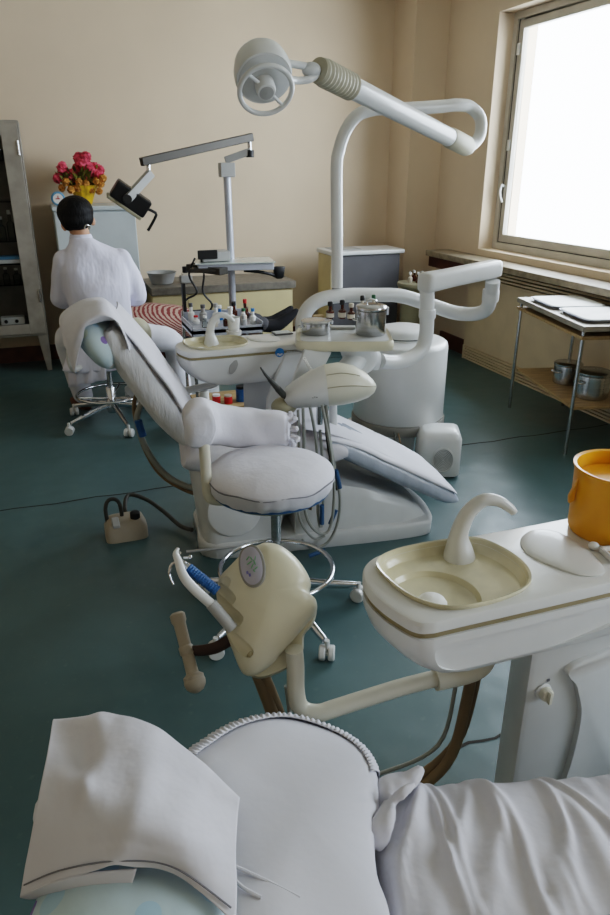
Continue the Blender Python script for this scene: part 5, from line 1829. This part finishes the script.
limb(b, [Vector((0.3, 5.05, 0.545)), Vector((0.49, 5.05, 0.535)), Vector((0.68, 5.05, 0.525)), Vector((0.783, 5.05, 0.515))], [.11, .12, .115, .12], 20)
for s_ in (-1, 1):
    shp = Vector((0.3, 5.05 + .18 * s_, 0.525))
    el = Vector((0.506, 5.05 + .185 * s_, 0.495))
    ha = Vector((0.664, 5.05 + .09 * s_, 0.625))
    limb(b, [shp, (shp + el) / 2, el, (el + ha) / 2, ha], [.05, .046, .038, .034, .026])
    hand(b, ha, (.8, -.35 * s_, .05), (0, 0, -1), 1.0, .3, s_)
    hp_ = Vector((0.8, 5.05 + .085 * s_, 0.505))
    kn = Vector((1.16, 5.04 + .08 * s_, 0.515))
    an = Vector((1.5, 5.02 + .06 * s_, 0.49))
    limb(b, [hp_, (hp_ + kn) / 2, kn, (kn + an) / 2, an], [.085, .075, .055, .05, .036])
    limb(b, [an + Vector((0, 0, -.01)), an + Vector((.06, 0, .005)), an + Vector((.17, 0, .065))], [.038, .034, .022])
b.build('body', M['skin'], pt, remesh=.008, smit=3)
b = MB()
b.loft([[(x, 5.05 + hy * math.cos(a), z0 + hz * math.sin(a)) for a in (2 * math.pi * k / 36 for k in range(36))] for x, hy, hz, z0 in ((0.238, .08, .07, 0.555), (0.269, .17, .10, 0.545), (0.347, .205, .125, 0.547), (0.506, .205, .135, 0.55), (0.664, .20, .135, 0.545), (0.818, .205, .13, 0.53), (0.908, .20, .115, 0.525))])
for s_ in (-1, 1):
    shp = Vector((0.316, 5.05 + .18 * s_, 0.525))
    el = Vector((0.506, 5.05 + .185 * s_, 0.5))
    ha = Vector((0.664, 5.05 + .09 * s_, 0.625))
    limb(b, [shp, (shp + el) / 2, el, el.lerp(ha, .5), el.lerp(ha, .85)], [.075, .072, .064, .058, .05], 18)
dress(b, 8, .016, 51)
b.build('striped_shirt', M['stripe'], pt, remesh=.011, smit=3)
b = MB()
for s_ in (-1, 1):
    hp_ = Vector((0.836, 5.05 + .085 * s_, 0.51))
    kn = Vector((1.16, 5.04 + .08 * s_, 0.52))
    an = Vector((1.428, 5.025 + .065 * s_, 0.5))
    limb(b, [hp_, (hp_ + kn) / 2, kn, (kn + an) / 2, an], [.10, .09, .072, .066, .056], 18)
dress(b, 8, .012, 61)
b.build('trousers', M['dtrous'], pt, remesh=.011, smit=3)
for s_ in (-1, 1):
    an = Vector((1.5, 5.02 + .06 * s_, 0.49))
    b = MB()
    limb(b, [an + Vector((-.10, 0, .005)), an + Vector((-.01, 0, -.01)), an + Vector((.05, 0, -.005)), an + Vector((.125, 0, .035)), an + Vector((.195, 0, .085))], [.046, .049, .048, .040, .024], 18)
    b.build('sock', M['sock'], pt, remesh=.008, smit=4)
b = MB()
b.ell(Ph2(0, -.02, .045), (.086, .098, .082), 24, 16, rh2)
b.build('hair', M['hair'], pt)

# ================================================================== FRONT DENTAL CHAIR
ch1 = thing('dental_chair', 'nearest dental chair, laid flat under white cotton covers', 'dental chair', (.45, .62, 0), R(-18))


def wr_patch(ctrl, nu, nv, sc=9, amp=.006, seed=0.0, extra=None):
    rows = patch(ctrl, nu, nv)
    out = []
    for j, r_ in enumerate(rows):
        o_ = []
        for i, p in enumerate(r_):
            v = Vector(p)
            z = wob(v, sc, amp, seed) + wob(v, sc * 2.7, amp * .35, seed + 5)
            if extra:
                z += extra(v, i / (len(r_) - 1), j / (len(rows) - 1))
            o_.append(v + Vector((0, 0, z)))
        out.append(o_)
    return out


# --- seat and leg section, running off to the right
SA = R(-15)
FS = Matrix.Translation((.62, .53, 0)) @ Matrix.Rotation(SA, 4, 'Z')
random.seed(21)
CRS = []
for i in range(46):
    CRS.append((random.uniform(-.30, .95), random.uniform(-.25, .35), random.uniform(.006, .017), random.uniform(.004, .0125), random.uniform(.02, .30), random.uniform(.10, .30)))


def crease(u, y):
    z = 0
    for u0, sl, w_, am, y0, ln2 in CRS:
        d_ = u - u0 - sl * (y - .15) - .02 * math.sin(y * 14 + u0 * 9)
        if abs(d_) < w_ * 3:
            z += am * math.exp(-(d_ / w_) ** 2) * math.exp(-((y - y0) / ln2) ** 2)
    return z + wob((u, y * .5, 0), 6, .012, 2) + wob((u * 1.7, y * .8, 0), 16, .005, 4)


SW, SH = .262, .088


def seat_top(u, y):
    zc = .50 - .05 * max(0, u - .4)
    c = min(1, abs(y) / SW) ** 1.6
    s_ = math.sqrt(max(0, 1 - c * c))
    return zc + SH * s_ ** .909 + crease(u, y) * s_ ** .5


def seam_y(u):
    return -.045 + .03 * u + .008 * math.sin(u * 13)


rings = []
us = [-.30 + .06 * (1 - math.cos(math.pi / 2 * k / 10)) for k in range(10)] + [-.24 + .72 * k / 200 for k in range(200)] + [.48 + .67 * k / 60 for k in range(61)]
for u in us:
    zc = .50 - .05 * max(0, u - .4)
    e = 1.0
    if u < -.24:
        e = max(.02, math.sqrt(max(0, 1 - ((-.24 - u) / .06) ** 2)))
    ring = []
    N = 120
    for k in range(N):
        a = 2 * math.pi * k / N
        cx = math.copysign(abs(math.cos(a)) ** (2 / 3.2), math.cos(a))
        cz = math.copysign(abs(math.sin(a)) ** (2 / 2.2), math.sin(a))
        x, y, z = u, SW * cx * (.8 + .2 * e), zc + SH * cz * e
        if a < math.pi:
            z += crease(x, y) * abs(math.sin(a)) ** .5
            z -= .0035 * math.exp(-((y - seam_y(x)) / .006) ** 2)
        ring.append((x, y, z))
    rings.append(ring)
b = MB(); b.T = FS
b.loft(rings)
b.build('seat', M['cloth2'], ch1, ang=180)
b = MB(); b.T = FS
b.tube([(u, seam_y(u), seat_top(u, seam_y(u)) - .0012) for u in (-.23 + 1.2 * k / 160 for k in range(160))], .0026, 6)
b.build('seat_seam', M['seam'], ch1)
# knotted end of the sheet at the far corner of the seat
b = MB()
kc = atz(398, 778, .60)
for k, (p0, p1, p2, r_) in enumerate([((380, 812), (390, 792), (402, 776), .022), ((386, 806), (400, 786), (417, 772), .017), ((398, 790), (410, 779), (420, 772), .013), ((376, 850), (379, 826), (388, 800), .013), ((384, 842), (388, 822), (396, 802), .010), ((394, 800), (404, 796), (414, 784), .009)]):
    zz = .575 + .008 * k
    b.tube([atz(*p0, zz - .02), atz(*p1, zz + .012), atz(*p2, zz + .004)], [r_ * .7, r_, r_ * .55], 14, 5)
dress(b, 22, .009, 71)
b.build('sheet_knot', M['cloth2'], ch1, remesh=.005, smit=2)

# --- backrest: an oval pad in a gathered cover
ZB0 = lambda x: .585 + (.44 - x) * .26
op = [(180, 770), (205, 745), (240, 726), (285, 719), (330, 731), (362, 750), (378, 775), (379, 805), (375, 840), (379, 880), (392, 920), (400, 985), (330, 1050), (250, 1060), (222, 985), (212, 900), (185, 825)]


def onp(px, py):
    d_ = ray(px, py)
    # plane z = .585 + (.44 - x) * .26
    t = (.585 + .44 * .26 - EYE) / (d_[2] + .26 * d_[0])
    return Vector((d_[0] * t, d_[1] * t, EYE + d_[2] * t))


oc = [onp(*p) for p in cat(op, 7, True)]
oc = [Vector(p) for p in oc]
cen = sum(oc, Vector()) / len(oc)


def oring(s, dz, rip=0.0, m=0, gat=0.0):
    out = []
    for k, p in enumerate(oc):
        ss = s + rip * (math.sin(k * 2.2 + m) * .6 + math.sin(k * 3.7) * .4)
        q = cen + (p - cen) * ss
        gm = gat * math.sin(k * 1.9 + math.sin(k * .7)) * math.exp(-((k - len(oc) * .42) / (len(oc) * .09)) ** 2)
        out.append(q + Vector((0, 0, dz + gm + wob(q, 9, .004, 3))))
    return out


b = MB()
b.loft([oring(.80, -.085), oring(.93, -.075), oring(.985, -.045, .004), oring(1.0, -.018, .004), oring(.992, -.002, .003), oring(.97, .010, 0, 0, .004), oring(.9, .022, 0, 0, .003), oring(.75, .032), oring(.5, .040), oring(.2, .044), oring(.02, .045)])
b.build('backrest', M['cloth'], ch1, ang=180)
# gathered frill along the far edge of the backrest cover
b = MB()
top, bot, mid = [], [], []
oc2 = cat([tuple(p) for p in oc], 14, True)
oc2 = [Vector(p) for p in oc2]
nn = len(oc2)
b = MB()
i0, i1 = int(nn * .02), int(nn * .36)
rows = [[], [], [], []]
for k in range(i0, i1):
    p = oc2[k]
    rd = (p - cen).normalized()
    rp = math.sin(k * .52 + .5 * math.sin(k * .11)) * .0024 + .0008 * math.sin(k * .23)
    rows[0].append(p - rd * .024 + Vector((0, 0, .028)))
    rows[1].append(p - rd * .010 + Vector((0, 0, .023 + rp)))
    rows[2].append(p + rd * .002 + Vector((0, 0, .013 + rp)))
    rows[3].append(p + rd * .004 + Vector((0, 0, -.012)))
b.grid(rows)
b.build('cover_frill', M['cloth'], ch1, solid=.002, ang=180)
# tie tape of the backrest cover
b = MB()
tpz = lambda x, y: onp(x, y) + Vector((0, 0, .040))
b.tube([tpz(232, 885), tpz(250, 893), tpz(275, 905), tpz(300, 918)], .0028, 8, 5)
b.tube([tpz(234, 898), tpz(244, 908), tpz(262, 918)], .0028, 8, 5)
b.build('tie_tape', M['cloth'], ch1)

# --- headrest: pillow with pale blue print, draped with a white cloth
b = MB()
hcn = atz(132, 880, .672)
b.ell(hcn + Vector((.0, -.050, .0)), (.140, .125, .060), 32, 18, Matrix.Rotation(R(-18), 3, 'Z'))
dress(b, 8, .012, 81).build('headrest_pillow', M['blue'], ch1)
b = MB()
b.ell(hcn + Vector((-.015, .12, .012)), (.115, .08, .05), 28, 16, Matrix.Rotation(R(-18), 3, 'Z'))
b.build('headrest_pad', M['cloth'], ch1)
G = [
    [(57, 724, .745), (88, 720, .755), (121, 718, .755), (182, 751, .74), (238, 803, .71)],
    [(52, 718, .765), (84, 714, .78), (116, 712, .785), (180, 745, .77), (240, 799, .735)],
    [(46, 755, .770), (80, 757, .785), (122, 762, .800), (182, 788, .785), (238, 815, .735)],
    [(36, 810, .750), (74, 812, .785), (122, 815, .802), (182, 832, .785), (236, 850, .730)],
    [(26, 862, .720), (68, 850, .765), (122, 846, .782), (180, 860, .765), (237, 886, .722)],
    [(20, 897, .695), (64, 879, .745), (122, 869, .758), (172, 874, .745), (236, 922, .715)],
]
ctrl = [[atz(*p) for p in r_] for r_ in G]


def dent(v, s_, t_):
    g = lambda a, c, w_: math.exp(-((s_ - a) ** 2 + (t_ - c) ** 2) / w_)
    return -.020 * g(.26, .36, .010) - .010 * g(.1, .3, .02) + .012 * g(.30, .53, .003) + .008 * g(.36, .50, .01) - .008 * g(.12, .55, .008) + .006 * math.exp(-((s_ - .72 + .25 * t_) ** 2) / .004) - .006 * math.exp(-((s_ - .50 + .1 * t_) ** 2) / .006) * (1 - t_)


b = MB()
b.grid(wr_patch(ctrl, 16, 12, 8, .007, 4, dent))
cl = b.build('headrest_cloth', M['cloth2'], ch1, solid=.0025, ang=180)
# stitched hem
b = MB()
hem = patch(ctrl, 16, 12)
hr = hem[-5]
b.tube([Vector(p) + Vector((0, 0, .0035 + wob(p, 8, .007, 4))) for p in hr[2:-2]], .0012, 6)
b.build('hem_stitching', M['seam'], cl)
# the folded-back underside flap seen below the hem
G2 = [
    [(20, 896, .692), (50, 882, .735), (90, 872, .748), (137, 868, .75)],
    [(24, 897, .672), (55, 893, .70), (90, 890, .715), (130, 890, .72)],
    [(30, 898, .66), (60, 896, .685), (95, 896, .70), (122, 897, .71)],
]
b = MB()
b.grid(patch([[atz(*p) for p in r_] for r_ in G2], 10, 6))
b.build('cloth_underside', M['cloth'], ch1, solid=.002)
# base of the chair
b = MB(); b.T = FS
b.loft([sup(.15, .02, z, .50 - e, .22 - e, 5, 40) for z, e in ((0, 0), (.055, 0), (.075, .02))])
b.build('base_plate', M['plas2'], ch1, ang=50)
b = MB(); b.T = FS
b.loft([sup(.05, .02, z, .24 - e, .17 - e, 5, 40) for z, e in ((.0755, 0), (.25, .02), (.39, .0), (.405, .02))])
b.build('pedestal', M['plas2'], ch1, ang=50)

# ================================================================== LIGHT
w = bpy.data.worlds.new('sky')
SC.world = w
w.use_nodes = True
bg = w.node_tree.nodes['Background']
bg.inputs['Color'].default_value = (0.86, 0.93, 1.0, 1)
bg.inputs['Strength'].default_value = 11.0
for i, (ya, yb) in enumerate(WINS):
    l = bpy.data.lights.new('window_portal', 'AREA')
    l.shape = 'RECTANGLE'
    l.size = ZT - ZB
    l.size_y = yb - ya
    l.cycles.is_portal = True
    o = bpy.data.objects.new('window_portal', l)
    C.objects.link(o)
    o.location = (XR + .33, (ya + yb) / 2, (ZB + ZT) / 2)
    o.rotation_euler = (0, R(90), 0)
SC.view_settings.view_transform = 'Filmic'
SC.view_settings.look = 'Medium High Contrast'
SC.view_settings.exposure = 0.2
SC.cycles.max_bounces = 8
SC.cycles.diffuse_bounces = 5
SC.cycles.transparent_max_bounces = 16
SC.cycles.sample_clamp_indirect = 6.0
SC.cycles.caustics_reflective = False
SC.cycles.caustics_refractive = False
